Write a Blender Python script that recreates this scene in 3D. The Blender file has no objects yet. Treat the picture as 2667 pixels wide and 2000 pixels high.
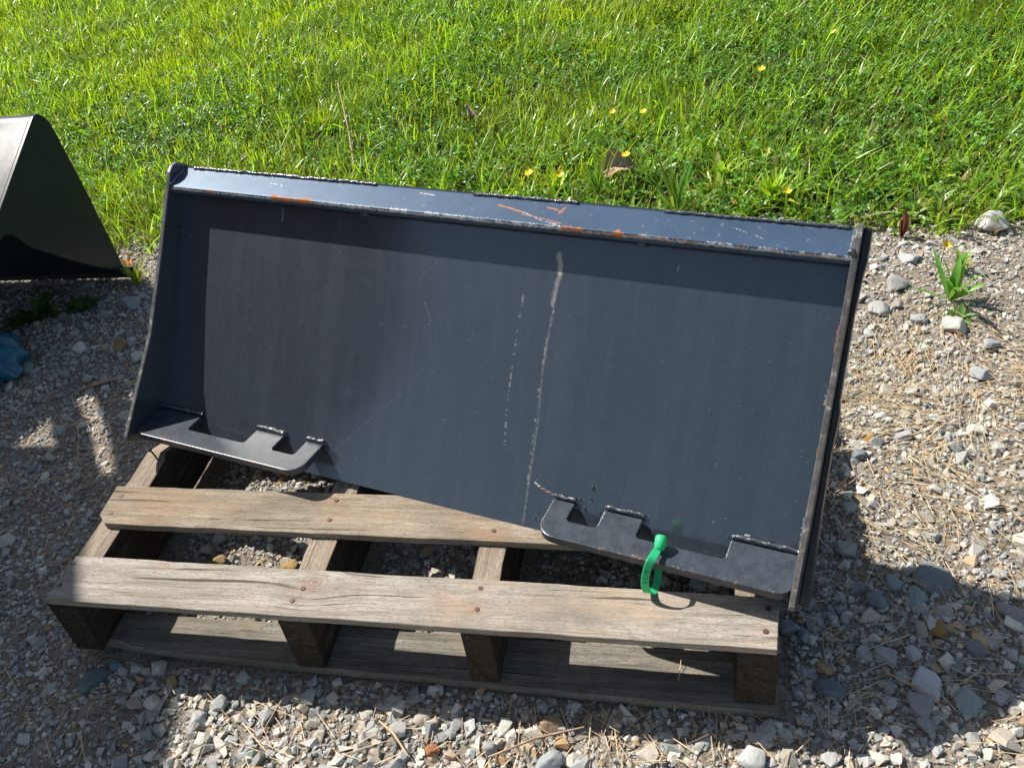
import bpy, bmesh, math, random
import numpy as np
from mathutils import Matrix, Vector

random.seed(4)
RNG = np.random.default_rng(11)
scn = bpy.context.scene
COL = scn.collection

# ------------------------------------------------------------------ camera
CAM = Vector((0.81705, -0.67875, 1.07673))
R = Matrix(((0.98098, 0.15063, -0.12241),
            (-0.00113, -0.62622, -0.77965),
            (-0.19410, 0.76496, -0.61414)))        # rows: camera right, down, forward
FOC = 2301.7                                        # focal length in pixels of a 2667 px wide picture
cam_d = bpy.data.cameras.new('camera')
cam_d.sensor_width = 36.0
cam_d.lens = 36.0 * FOC / 2667.0
cam_d.clip_start = 0.05
cam_d.clip_end = 600.0
cam = bpy.data.objects.new('camera', cam_d)
COL.objects.link(cam)
M3 = Matrix((R[0], -R[1], -R[2])).transposed()
cam.matrix_world = Matrix.Translation(CAM) @ M3.to_4x4()
scn.camera = cam

# ------------------------------------------------------------------ world, sun, exposure
SUN_DIR = Vector((-0.61, 0.27, 0.74)).normalized()  # towards the sun
world = bpy.data.worlds.new('World')
scn.world = world
world.use_nodes = True
wn = world.node_tree
bg = wn.nodes['Background']
sky = wn.nodes.new('ShaderNodeTexSky')
sky.sky_type = 'NISHITA'
sky.sun_disc = False
sky.sun_elevation = math.asin(SUN_DIR.z)
sky.sun_rotation = math.atan2(SUN_DIR.x, SUN_DIR.y)
wb = wn.nodes.new('ShaderNodeMix'); wb.data_type = 'RGBA'; wb.blend_type = 'MULTIPLY'; wb.inputs[0].default_value = 1
wb.inputs[7].default_value = (1.08, 1.0, 0.90, 1)          # white balance of the phone picture
wn.links.new(sky.outputs[0], wb.inputs[6]); wn.links.new(wb.outputs[2], bg.inputs['Color'])
bg.inputs['Strength'].default_value = 0.085
sun_d = bpy.data.lights.new('sun', 'SUN')
sun_d.energy = 5.0
sun_d.angle = math.radians(0.55)
sun_d.color = (1.0, 0.955, 0.88)
sun = bpy.data.objects.new('sun', sun_d)
COL.objects.link(sun)
sun.rotation_euler = SUN_DIR.to_track_quat('Z', 'Y').to_euler()
sun.location = (-3, 1.5, 4)
scn.view_settings.view_transform = 'Standard'
scn.view_settings.look = 'None'
scn.view_settings.gamma = 1.0
scn.view_settings.use_curve_mapping = False
scn.view_settings.exposure = 0.66


def at(px, py, z=0.0):
    """world point at height z seen at that pixel of the 2667x2000 photograph"""
    d = R.transposed() @ Vector(((px - 1333.5) / FOC, (py - 1000.0) / FOC, 1.0))
    return CAM + d * ((z - CAM.z) / d.z)


# ------------------------------------------------------------------ numpy noise
def _hash(ix, iy, s):
    h = (ix * 374761393 + iy * 668265263 + s * 974634777) & 0xffffffff
    h = ((h ^ (h >> 13)) * 1274126177) & 0xffffffff
    return ((h ^ (h >> 16)) & 0xffff) / 65535.0


def vnoise(x, y, s=0):
    x = np.asarray(x, dtype=float); y = np.asarray(y, dtype=float)
    ix = np.floor(x).astype(np.int64); iy = np.floor(y).astype(np.int64)
    fx = x - ix; fy = y - iy
    fx = fx * fx * (3 - 2 * fx); fy = fy * fy * (3 - 2 * fy)
    a = _hash(ix, iy, s); b = _hash(ix + 1, iy, s); c = _hash(ix, iy + 1, s); d = _hash(ix + 1, iy + 1, s)
    return (a * (1 - fx) + b * fx) * (1 - fy) + (c * (1 - fx) + d * fx) * fy


def fbm(x, y, s=0, o=4):
    r = 0; a = 0.5; t = 0
    for k in range(o):
        r = r + a * vnoise(x * 2 ** k, y * 2 ** k, s + k * 17); t += a; a *= 0.5
    return r / t


def edge_y(x):
    """where the gravel gives way to the lawn"""
    return 1.262 + 0.06 * (fbm(np.asarray(x) * 2.2, np.zeros_like(x) + 3.1, 5) - 0.5) * 2


def gz(x, y):
    """ground height"""
    x = np.asarray(x, dtype=float); y = np.asarray(y, dtype=float)
    h = 0.010 * (fbm(x * 4, y * 4, 1) - 0.5) * 2 + 0.004 * (fbm(x * 22, y * 22, 2) - 0.5) * 2
    pal = np.clip((0.12 - np.maximum(np.abs(x - 0.40) - 0.52, np.abs(y - 0.5) - 0.55)) / 0.12, 0, 1)
    h = h * (1 - 0.85 * pal) - 0.006 - 0.004 * pal
    g = np.clip((y - edge_y(x)) / 0.25, 0, 1)
    return h + g * 0.012 + np.clip(y - 1.4, 0, 20) * 0.004 * 0


# ------------------------------------------------------------------ object helpers
def props(o, label=None, cat=None, group=None, kind=None):
    if label: o['label'] = label
    if cat: o['category'] = cat
    if group: o['group'] = group
    if kind: o['kind'] = kind
    return o


def empty(name, loc, label, cat, group=None):
    o = bpy.data.objects.new(name, None)
    o.empty_display_size = 0.05
    o.location = loc
    COL.objects.link(o)
    return props(o, label, cat, group)


def link(name, me, mat=None, parent=None, smooth=False):
    o = bpy.data.objects.new(name, me)
    COL.objects.link(o)
    if mat is not None and not me.materials:
        me.materials.append(mat)
    if smooth:
        me.polygons.foreach_set('use_smooth', [True] * len(me.polygons))
        if len(me.polygons) < 20000: me.set_sharp_from_angle(angle=math.radians(50))
    if parent is not None:
        o.parent = parent
    return o


def mesh_np(name, verts, faces, cols=None, colname='col'):
    """verts (n,3), faces: (m,k) array or list of such arrays"""
    me = bpy.data.meshes.new(name)
    if not isinstance(faces, list): faces = [faces]
    me.vertices.add(len(verts))
    me.vertices.foreach_set('co', np.asarray(verts, dtype=np.float32).ravel())
    loops = np.concatenate([f.ravel() for f in faces]).astype(np.int32)
    cnt = np.concatenate([np.full(len(f), f.shape[1]) for f in faces]).astype(np.int32)
    me.loops.add(len(loops)); me.loops.foreach_set('vertex_index', loops)
    me.polygons.add(len(cnt))
    st = np.concatenate([[0], np.cumsum(cnt)[:-1]]).astype(np.int32)
    me.polygons.foreach_set('loop_start', st)
    me.polygons.foreach_set('use_smooth', np.zeros(len(cnt), dtype=bool))
    me.update(calc_edges=True)
    if cols is not None:
        a = me.color_attributes.new(colname, 'FLOAT_COLOR', 'POINT')
        c = np.ones((len(verts), 4), dtype=np.float32); c[:, :cols.shape[1]] = cols
        a.data.foreach_set('color', c.ravel())
    me.validate()
    return me


def fattr(me, name, vals):
    a = me.attributes.new(name, 'FLOAT', 'POINT')
    a.data.foreach_set('value', np.asarray(vals, dtype=np.float32))


def bm_mesh(name, bm):
    me = bpy.data.meshes.new(name)
    bmesh.ops.recalc_face_normals(bm, faces=bm.faces)
    bm.to_mesh(me); bm.free()
    return me


def bevel(o, w=0.001, seg=2, ang=40):
    m = o.modifiers.new('bevel', 'BEVEL'); m.width = w; m.segments = seg
    m.limit_method = 'ANGLE'; m.angle_limit = math.radians(ang)
    return o


def prism(pts, off, bm=None):
    """closed polygon of 3D points pushed along the vector off"""
    own = bm is None
    if own: bm = bmesh.new()
    a = [bm.verts.new(p) for p in pts]
    b = [bm.verts.new(Vector(p) + Vector(off)) for p in pts]
    n = len(pts)
    bm.faces.new(a); bm.faces.new(b[::-1])
    for i in range(n):
        bm.faces.new((a[i], b[i], b[(i + 1) % n], a[(i + 1) % n]))
    return bm


def tube(path, radii, seg=8, bm=None, flat=1.0, cap=True):
    own = bm is None
    if own: bm = bmesh.new()
    path = [Vector(p) for p in path]
    if not hasattr(radii, '__len__'): radii = [radii] * len(path)
    rings = []; up = Vector((0.13, 0.21, 0.97)).normalized()
    for i, p in enumerate(path):
        t = (path[min(i + 1, len(path) - 1)] - path[max(i - 1, 0)]).normalized()
        s = t.cross(up)
        if s.length < 0.05: s = t.cross(Vector((1, 0, 0)))
        s.normalize(); w = s.cross(t).normalized()
        rings.append([bm.verts.new(p + (s * math.cos(2 * math.pi * k / seg) + w * flat * math.sin(2 * math.pi * k / seg)) * radii[i]) for k in range(seg)])
    for i in range(len(rings) - 1):
        for k in range(seg):
            bm.faces.new((rings[i][k], rings[i][(k + 1) % seg], rings[i + 1][(k + 1) % seg], rings[i + 1][k]))
    if cap:
        bm.faces.new(rings[0][::-1]); bm.faces.new(rings[-1])
    return bm


# ------------------------------------------------------------------ materials
def mat(name):
    m = bpy.data.materials.new(name); m.use_nodes = True
    nt = m.node_tree; b = nt.nodes['Principled BSDF']
    return m, nt, b


def N(nt, typ, **kw):
    n = nt.nodes.new(typ)
    for k, v in kw.items():
        if k.startswith('i_'):
            key = k[2:]
            key = int(key) if key.isdigit() else key.replace('_', ' ')
            n.inputs[key].default_value = v
        else: setattr(n, k, v)
    return n


def L(nt, a, b): nt.links.new(a, b)


def ramp(nt, fac, stops, interp='LINEAR'):
    r = nt.nodes.new('ShaderNodeValToRGB'); r.color_ramp.interpolation = interp
    e = r.color_ramp.elements
    while len(e) < len(stops): e.new(0.5)
    for k, (p, c) in enumerate(stops):
        e[k].position = p
        e[k].color = (c, c, c, 1) if not hasattr(c, '__len__') else (*c, 1)
    L(nt, fac, r.inputs[0]); return r.outputs[0]


def coords(nt, scale=(1, 1, 1), loc=(0, 0, 0), src='Object'):
    tc = N(nt, 'ShaderNodeTexCoord'); mp = N(nt, 'ShaderNodeMapping')
    mp.inputs['Scale'].default_value = scale; mp.inputs['Location'].default_value = loc
    L(nt, tc.outputs[src], mp.inputs[0]); return mp.outputs[0]


def noise(nt, vec, scale, detail=4, rough=0.6, dist=0.0):
    n = N(nt, 'ShaderNodeTexNoise'); n.inputs['Scale'].default_value = scale
    n.inputs['Detail'].default_value = detail; n.inputs['Roughness'].default_value = rough
    n.inputs['Distortion'].default_value = dist
    L(nt, vec, n.inputs['Vector']); return n.outputs['Fac']


def mixc(nt, fac, a, b, mode='MIX'):
    m = N(nt, 'ShaderNodeMix', data_type='RGBA', blend_type=mode)
    for s, v in ((0, fac), (6, a), (7, b)):
        if hasattr(v, 'links'): L(nt, v, m.inputs[s])
        elif s == 0: m.inputs[0].default_value = v
        else: m.inputs[s].default_value = (*v, 1)
    return m.outputs[2]


def math_(nt, op, a, b=0.0, c=None, clamp=False):
    m = N(nt, 'ShaderNodeMath', operation=op); m.use_clamp = clamp
    for k, v in enumerate((a, b) if c is None else (a, b, c)):
        if hasattr(v, 'links'): L(nt, v, m.inputs[k])
        else: m.inputs[k].default_value = v
    return m.outputs[0]


def bump(nt, b, h, strength=0.3, dist=0.002):
    n = N(nt, 'ShaderNodeBump'); n.inputs['Strength'].default_value = strength
    n.inputs['Distance'].default_value = dist
    L(nt, h, n.inputs['Height']); L(nt, n.outputs[0], b.inputs['Normal']); return n


# dark painted steel. Attributes written on the meshes: rust, bare, dust
def paint_mat(name, base=(0.011, 0.019, 0.031), rough=0.14, dustc=(0.26, 0.28, 0.30), film=0.5, body=0.6, tint=None, spec=0.25, ior=1.9):
    m, nt, b = mat(name)
    v = coords(nt)
    big = noise(nt, v, 6, 4)
    fine = noise(nt, v, 900, 2, 0.7)
    mid = noise(nt, v, 45, 5, 0.65)
    col = mixc(nt, ramp(nt, big, [(0.3, 0.0), (0.7, 1.0)]), base, tuple(c * 1.35 for c in base))
    filmf = math_(nt, 'MULTIPLY', ramp(nt, mid, [(0.35, 0.35), (0.75, 1.0)]), film * 0.085)
    col = mixc(nt, filmf, col, dustc)
    speck = ramp(nt, fine, [(0.66, 0.0), (0.74, 1.0)])
    col = mixc(nt, math_(nt, 'MULTIPLY', speck, 0.30 * film + 0.02), col, (0.42, 0.41, 0.40))
    runs = noise(nt, coords(nt, (26, 1.6, 8)), 1.0, 5, 0.7, 0.4)
    rough_v = math_(nt, 'MULTIPLY_ADD', mid, 0.12, rough - 0.05)
    rough_v = math_(nt, 'MULTIPLY_ADD', runs, 0.10, math_(nt, 'SUBTRACT', rough_v, 0.05))
    col = mixc(nt, math_(nt, 'MULTIPLY', ramp(nt, runs, [(0.45, 0.0), (0.75, 1.0)]), 0.10 * film), col, dustc)
    speck2 = noise(nt, coords(nt, (1, 0.35, 1)), 330, 3, 0.75)
    col = mixc(nt, math_(nt, 'MULTIPLY', ramp(nt, speck2, [(0.60, 0.0), (0.70, 1.0)]), 0.16 * film), col, (0.40, 0.37, 0.34))
    an = {}
    for k in ('dust', 'bare', 'rust'):
        a = N(nt, 'ShaderNodeAttribute', attribute_name=k); an[k] = a.outputs['Fac']
    brk = noise(nt, v, 260, 3, 0.7)
    def mask(k, lo, hi):
        s = math_(nt, 'ADD', an[k], math_(nt, 'MULTIPLY_ADD', brk, 0.9, -0.45))
        s = math_(nt, 'MULTIPLY', ramp(nt, s, [(lo, 0.0), (hi, 1.0)]), ramp(nt, an[k], [(0.02, 0.0), (0.15, 1.0)]))
        return s
    dm = mask('dust', 0.25, 0.9); col = mixc(nt, dm, col, (0.36, 0.36, 0.35))
    bmk = mask('bare', 0.4, 0.6); col = mixc(nt, bmk, col, (0.52, 0.52, 0.50))
    rmk = mask('rust', 0.38, 0.55)
    rc = mixc(nt, noise(nt, v, 130, 3), (0.55, 0.21, 0.05), (0.32, 0.11, 0.035))
    col = mixc(nt, rmk, col, rc)
    allm = math_(nt, 'MAXIMUM', math_(nt, 'MAXIMUM', dm, rmk), math_(nt, 'MULTIPLY', bmk, 0.5))
    rg = math_(nt, 'ADD', rough_v, math_(nt, 'MULTIPLY', allm, 0.45), clamp=True)
    L(nt, col, b.inputs['Base Color'])
    L(nt, math_(nt, 'MAXIMUM', rg, body), b.inputs['Roughness'])
    b.inputs['Specular IOR Level'].default_value = spec; b.inputs['Coat IOR'].default_value = ior
    L(nt, math_(nt, 'SUBTRACT', 1.0, allm, clamp=True), b.inputs['Coat Weight']); L(nt, rough_v, b.inputs['Coat Roughness'])
    if tint: b.inputs['Specular Tint'].default_value = (*tint, 1); b.inputs['Coat Tint'].default_value = (1, 1, 1, 1)
    hh = math_(nt, 'ADD', math_(nt, 'MULTIPLY', noise(nt, v, 420, 2), 0.5), math_(nt, 'MULTIPLY', noise(nt, v, 60, 2), 0.6))
    bump(nt, b, hh, 0.18, 0.0006)
    return m


PAINT = paint_mat('plate_paint')
PAINT_LIP_SKY = paint_mat('lip_paint_sky_sheen', base=(0.028, 0.050, 0.085), rough=0.32, film=0.35, body=0.42, tint=(0.34, 0.62, 1.0), spec=0.5, ior=1.28)  # bluer base and specular tint put the sky's reflection into the colour
PAINT_NB = paint_mat('bucket_paint', base=(0.010, 0.016, 0.021), rough=0.24, film=0.12, ior=1.20, spec=0.08)
WELD, nt, b = mat('weld_bead')
b.inputs['Base Color'].default_value = (0.06, 0.068, 0.08, 1); b.inputs['Roughness'].default_value = 0.16; b.inputs['Coat Weight'].default_value = 1; b.inputs['Coat Roughness'].default_value = 0.08
v = coords(nt); bump(nt, b, noise(nt, v, 500, 3), 0.8, 0.0012)
MILL, nt, b = mat('mill_edge')      # worn edge of the side plates: scale, chips, rust
v = coords(nt, (1, 1, 1)); nz = noise(nt, v, 70, 5, 0.7); nz2 = noise(nt, v, 240, 3, 0.7)
c = ramp(nt, nz, [(0.30, (0.035, 0.04, 0.05)), (0.45, (0.075, 0.072, 0.07)), (0.58, (0.12, 0.11, 0.10)), (0.68, (0.38, 0.39, 0.40))])
c = mixc(nt, ramp(nt, nz2, [(0.66, 0.0), (0.72, 1.0)]), c, (0.42, 0.15, 0.04))
L(nt, c, b.inputs['Base Color']); b.inputs['Roughness'].default_value = 0.5
bump(nt, b, nz2, 0.4, 0.001)
GREYEDGE, nt, b = mat('grey_edge')
v = coords(nt); nz = noise(nt, v, 90, 5, 0.7)
L(nt, ramp(nt, nz, [(0.35, (0.05, 0.055, 0.06)), (0.58, (0.12, 0.12, 0.12)), (0.68, (0.4, 0.4, 0.38))]), b.inputs['Base Color'])
b.inputs['Roughness'].default_value = 0.45
DARK, nt, b = mat('dark_steel_edge')
v = coords(nt); nz = noise(nt, v, 80, 4, 0.7)
L(nt, ramp(nt, nz, [(0.3, (0.012, 0.014, 0.016)), (0.6, (0.03, 0.03, 0.03)), (0.75, (0.09, 0.075, 0.06))]), b.inputs['Base Color'])
b.inputs['Roughness'].default_value = 0.38


def wood_mat(name, pale, mid_, dark, knots=(), wet=0.0, stains=()):
    m, nt, b = mat(name)
    tc = N(nt, 'ShaderNodeTexCoord')
    vec = tc.outputs['Object']
    kmask = None
    sep0 = N(nt, 'ShaderNodeSeparateXYZ'); L(nt, vec, sep0.inputs[0])
    push = None
    for (kx, ky, kr) in knots:
        dx = math_(nt, 'MULTIPLY', math_(nt, 'SUBTRACT', sep0.outputs[0], kx), 0.75)
        dy = math_(nt, 'SUBTRACT', sep0.outputs[1], ky)
        d2 = math_(nt, 'ADD', math_(nt, 'MULTIPLY', dx, dx), math_(nt, 'MULTIPLY', dy, dy))
        d = math_(nt, 'DIVIDE', math_(nt, 'SQRT', d2), kr)
        g = math_(nt, 'POWER', 2.718, math_(nt, 'MULTIPLY', math_(nt, 'MULTIPLY', d, d), -0.35))
        p = math_(nt, 'MULTIPLY', math_(nt, 'MULTIPLY', g, dy), 0.75)
        push = p if push is None else math_(nt, 'ADD', push, p)
        km = ramp(nt, d, [(0.0, 1.0), (0.5, 0.7), (0.95, 0.0)])
        ring = math_(nt, 'MULTIPLY', math_(nt, 'SINE', math_(nt, 'MULTIPLY', d, 22.0)), 0.5)
        km = math_(nt, 'MULTIPLY', km, math_(nt, 'ADD', ring, 0.75), clamp=True)
        kmask = km if kmask is None else math_(nt, 'MAXIMUM', kmask, km)
    if push is not None:
        cmb = N(nt, 'ShaderNodeCombineXYZ')
        L(nt, math_(nt, 'MULTIPLY', push, -1.0), cmb.inputs[1])
        add = N(nt, 'ShaderNodeVectorMath', operation='ADD'); L(nt, vec, add.inputs[0]); L(nt, cmb.outputs[0], add.inputs[1])
        vec = add.outputs[0]
    def st(sc):
        mp = N(nt, 'ShaderNodeMapping'); mp.inputs['Scale'].default_value = sc; L(nt, vec, mp.inputs[0]); return mp.outputs[0]
    long_ = noise(nt, st((2.2, 55, 55)), 1.6, 6, 0.62, 0.6)
    fib = noise(nt, st((6, 300, 300)), 1.5, 4, 0.7)
    blot = noise(nt, st((7, 16, 16)), 1.0, 5, 0.65, 0.5)
    saw = noise(nt, st((190, 22, 22)), 1.0, 3, 0.7, 0.4)
    f = math_(nt, 'ADD', math_(nt, 'MULTIPLY', long_, 0.62), math_(nt, 'MULTIPLY', fib, 0.38))
    col = ramp(nt, f, [(0.30, dark), (0.44, mid_), (0.60, pale), (0.80, tuple(min(1, c * 1.12) for c in pale))])
    col = mixc(nt, ramp(nt, blot, [(0.42, 0.0), (0.70, 0.75)]), col, tuple(c * 0.62 for c in mid_))
    grain = noise(nt, st((26, 210, 210)), 1.7, 5, 0.75)
    col = mixc(nt, ramp(nt, grain, [(0.34, 0.75), (0.50, 0.0)]), col, tuple(c * 0.55 for c in mid_))
    pep = noise(nt, st((180, 420, 420)), 1.0, 3, 0.7)
    col = mixc(nt, ramp(nt, pep, [(0.54, 0.0), (0.66, 0.75)]), col, tuple(c * 0.5 for c in mid_))
    blot2 = noise(nt, st((5, 9, 9)), 1.3, 4, 0.6)
    col = mixc(nt, ramp(nt, blot2, [(0.50, 0.0), (0.68, 0.45)]), col, (pale[0] * 1.0, pale[1] * 0.80, pale[2] * 0.62))
    gr = noise(nt, st((3, 40, 40)), 2.7, 3, 0.6)
    col = mixc(nt, ramp(nt, gr, [(0.60, 0.0), (0.74, 0.55)]), col, (0.17, 0.165, 0.10))
    col = mixc(nt, ramp(nt, saw, [(0.62, 0.0), (0.74, 0.10)]), col, tuple(min(1, c * 1.2) for c in pale))
    if kmask is not None:
        col = mixc(nt, math_(nt, 'MULTIPLY', kmask, 0.6), col, (0.22, 0.13, 0.09))
    for (sx, sy, sr) in stains:
        dx = math_(nt, 'MULTIPLY', math_(nt, 'SUBTRACT', sep0.outputs[0], sx), 0.5)
        dy = math_(nt, 'SUBTRACT', sep0.outputs[1], sy)
        d = math_(nt, 'DIVIDE', math_(nt, 'SQRT', math_(nt, 'ADD', math_(nt, 'MULTIPLY', dx, dx), math_(nt, 'MULTIPLY', dy, dy))), sr)
        s = math_(nt, 'MULTIPLY', ramp(nt, d, [(0.0, 1.0), (1.0, 0.0)]), ramp(nt, blot, [(0.35, 0.2), (0.6, 1.0)]))
        col = mixc(nt, math_(nt, 'MULTIPLY', s, 0.32), col, (0.36, 0.15, 0.09))
    crack = noise(nt, st((3, 130, 130)), 1.2, 3, 0.6, 0.3)
    ck = ramp(nt, crack, [(0.30, 1.0), (0.355, 0.0)])
    col = mixc(nt, math_(nt, 'MULTIPLY', ck, 0.75), col, tuple(c * 0.3 for c in dark))
    L(nt, col, b.inputs['Base Color'])
    b.inputs['Roughness'].default_value = 0.85
    b.inputs['Specular IOR Level'].default_value = 0.2
    h = math_(nt, 'SUBTRACT', math_(nt, 'ADD', fib, math_(nt, 'MULTIPLY', long_, 0.8)), math_(nt, 'MULTIPLY', ck, 1.2))
    bump(nt, b, math_(nt, 'ADD', h, math_(nt, 'MULTIPLY', pep, 0.6)), 0.75, 0.0022)
    return m


# ------------------------------------------------------------------ ground
GROUND, nt, b = mat('dirt_and_grit')
v = coords(nt); n1 = noise(nt, v, 9, 6, 0.7); n2 = noise(nt, v, 160, 5, 0.75); n3 = noise(nt, v, 420, 3, 0.7)
c = ramp(nt, n1, [(0.3, (0.25, 0.205, 0.155)), (0.55, (0.35, 0.30, 0.235)), (0.75, (0.42, 0.37, 0.30))])
c = mixc(nt, ramp(nt, n2, [(0.40, 0.85), (0.52, 0.0)]), c, (0.10, 0.085, 0.07))
c = mixc(nt, ramp(nt, n3, [(0.56, 0.0), (0.66, 0.8)]), c, (0.42, 0.40, 0.38))
ga = N(nt, 'ShaderNodeAttribute', attribute_name='lawn')
soil = ramp(nt, n2, [(0.35, (0.018, 0.022, 0.008)), (0.6, (0.045, 0.06, 0.016)), (0.8, (0.09, 0.08, 0.04))])
c = mixc(nt, ga.outputs['Fac'], c, soil)
L(nt, c, b.inputs['Base Color']); b.inputs['Roughness'].default_value = 0.95; b.inputs['Specular IOR Level'].default_value = 0.15
bump(nt, b, math_(nt, 'ADD', n2, math_(nt, 'MULTIPLY', n3, 0.6)), 0.9, 0.006)


def axis(lo, hi, step, far):
    a = list(np.arange(lo, hi + 1e-6, step)); s = step; x = hi
    while x < far: s *= 1.5; x += s; a.append(x)
    s = step; x = lo; pre = []
    while x > -far: s *= 1.5; x -= s; pre.append(x)
    return np.array(pre[::-1] + a)


gx = axis(-2.2, 2.6, 0.022, 150); gy = axis(-0.8, 4.6, 0.022, 150)
X, Y = np.meshgrid(gx, gy)
Z = gz(X, Y)
nx_, ny_ = len(gx), len(gy)
idx = np.arange(nx_ * ny_).reshape(ny_, nx_)
F = np.stack([idx[:-1, :-1], idx[:-1, 1:], idx[1:, 1:], idx[1:, :-1]], -1).reshape(-1, 4)
me = mesh_np('ground', np.stack([X, Y, Z], -1).reshape(-1, 3), F)
fattr(me, 'lawn', np.clip((Y - edge_y(X) + 0.02 * (vnoise(X * 40, Y * 40, 3) - .5)) / 0.08, 0, 1).ravel())
props(link('ground', me, GROUND, smooth=True), kind='structure')

# ------------------------------------------------------------------ stones
STONE, nt, b = mat('crushed_stone')
ca = N(nt, 'ShaderNodeAttribute', attribute_name='col')
v = coords(nt); n1 = noise(nt, v, 190, 5, 0.7); n2 = noise(nt, v, 38, 3, 0.6)
f = math_(nt, 'MULTIPLY_ADD', n1, 0.9, 0.52)
c = N(nt, 'ShaderNodeMix', data_type='RGBA', blend_type='MULTIPLY'); c.inputs[0].default_value = 1
L(nt, ca.outputs['Color'], c.inputs[6]); L(nt, f, c.inputs[7])
cc = mixc(nt, ramp(nt, n2, [(0.55, 0.0), (0.8, 0.45)]), c.outputs[2], (0.33, 0.27, 0.20))
L(nt, cc, b.inputs['Base Color']); b.inputs['Roughness'].default_value = 0.85; b.inputs['Specular IOR Level'].default_value = 0.25
bump(nt, b, n1, 0.6, 0.002)

PAL = np.array([(0.31, 0.32, 0.325), (0.25, 0.262, 0.275), (0.39, 0.385, 0.37), (0.48, 0.465, 0.43), (0.36, 0.33, 0.29),
                (0.56, 0.54, 0.49), (0.34, 0.26, 0.18), (0.38, 0.26, 0.15), (0.32, 0.30, 0.275), (0.28, 0.31, 0.295)])
PALW = np.array([0.22, 0.16, 0.17, 0.10, 0.10, 0.05, 0.05, 0.025, 0.08, 0.045]); PALW = PALW / PALW.sum()


def rock_hull(npts, flat, seed, blocky=0.5):
    r = np.random.default_rng(seed)
    p = r.normal(size=(npts, 3)); p /= np.linalg.norm(p, axis=1)[:, None]
    p = np.sign(p) * np.abs(p) ** (1 - blocky * 0.5)
    p *= r.uniform(0.82, 1.0, (npts, 1)); p *= np.array([1.05, r.uniform(0.65, 0.98), flat])
    bm = bmesh.new()
    for q in p: bm.verts.new(q)
    res = bmesh.ops.convex_hull(bm, input=bm.verts)
    bmesh.ops.delete(bm, geom=list({g for g in res['geom_interior'] if isinstance(g, bmesh.types.BMVert)}), context='VERTS')
    bmesh.ops.triangulate(bm, faces=bm.faces)
    bm.verts.ensure_lookup_table(); bm.verts.index_update()
    V = np.array([v.co[:] for v in bm.verts]); Fc = np.array([[v.index for v in f.verts] for f in bm.faces])
    bm.free(); return V, Fc


HULLS = [rock_hull(random.choice((10, 11, 12, 13)), random.uniform(0.5, 0.85), 100 + k, random.random()) for k in range(28)]


def rotmats(ax, ay, az):
    cx, sx = np.cos(ax), np.sin(ax); cy, sy = np.cos(ay), np.sin(ay); cz, sz = np.cos(az), np.sin(az)
    z = np.zeros_like(cx); o = np.ones_like(cx)
    Rx = np.stack([o, z, z, z, cx, -sx, z, sx, cx], -1).reshape(-1, 3, 3)
    Ry = np.stack([cy, z, sy, z, o, z, -sy, z, cy], -1).reshape(-1, 3, 3)
    Rz = np.stack([cz, -sz, z, sz, cz, z, z, z, o], -1).reshape(-1, 3, 3)
    return Rz @ Ry @ Rx


def scatter(px, py, size, cols, sink=0.3):
    n = len(px); t = RNG.integers(0, len(HULLS), n)
    RM = rotmats(RNG.normal(0, 0.28, n), RNG.normal(0, 0.28, n), RNG.uniform(0, 6.283, n))
    pz = gz(px, py) + size * (0.45 - sink)
    VV, FF, CC = [], [], []; base = 0
    for k, (V, Fc) in enumerate(HULLS):
        s = np.where(t == k)[0]
        if not len(s): continue
        P = np.einsum('nij,vj->nvi', RM[s] * size[s][:, None, None], V) + np.stack([px[s], py[s], pz[s]], -1)[:, None, :]
        VV.append(P.reshape(-1, 3)); m = len(V)
        FF.append((Fc[None] + (np.arange(len(s)) * m)[:, None, None]).reshape(-1, 3) + base)
        CC.append(np.repeat(cols[s], m, 0)); base += m * len(s)
    return np.concatenate(VV), np.concatenate(FF), np.concatenate(CC)


def in_pallet_board(x, y, m=0.0):
    b1 = (x > -0.09 - m) & (x < 0.95 + m) & (y > -0.002 - 0.022 * np.clip(x, 0, 1)) & (y < 0.082 + m * .6)
    st = np.zeros_like(b1)
    for s in (-0.10, 0.266, 0.5245, 0.8879): st |= (x > s - 0.01 - m) & (x < s + 0.062 + m) & (y > -0.01 - m) & (y < 0.93)
    return b1 | (st & (y > 0.08))


def frustum_mask(x, y, marg):
    P = np.stack([x - CAM.x, y - CAM.y, np.zeros_like(x) - CAM.z], -1) @ np.array(R).T
    u = P[:, 0] / P[:, 2] * FOC; w = P[:, 1] / P[:, 2] * FOC
    return (P[:, 2] > 0.2) & (np.abs(u) < 1333 + marg) & (np.abs(w) < 1000 + marg)


def gravel_pts(n, smin, smax, p, dens_lo):
    x = RNG.uniform(-1.3, 1.95, n); y = RNG.uniform(-0.4, 1.45, n)
    d = fbm(x * 3.2, y * 3.2, 41)
    keep = RNG.random(n) < np.clip(dens_lo + (d - 0.38) * 3.2, dens_lo, 1)
    keep &= (y < edge_y(x) + RNG.uniform(-0.05, 0.10, n)) & frustum_mask(x, y, 260)
    x, y = x[keep], y[keep]
    s = smin * (smax / smin) ** (RNG.random(len(x)) ** p)
    k = ~in_pallet_board(x, y, s); return x[k], y[k], s[k]


parts = [gravel_pts(86000, 0.0025, 0.0058, 1.0, 0.78), gravel_pts(31000, 0.0050, 0.0105, 2.6, 0.5), gravel_pts(3000, 0.011, 0.020, 1.8, 0.3)]
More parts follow.
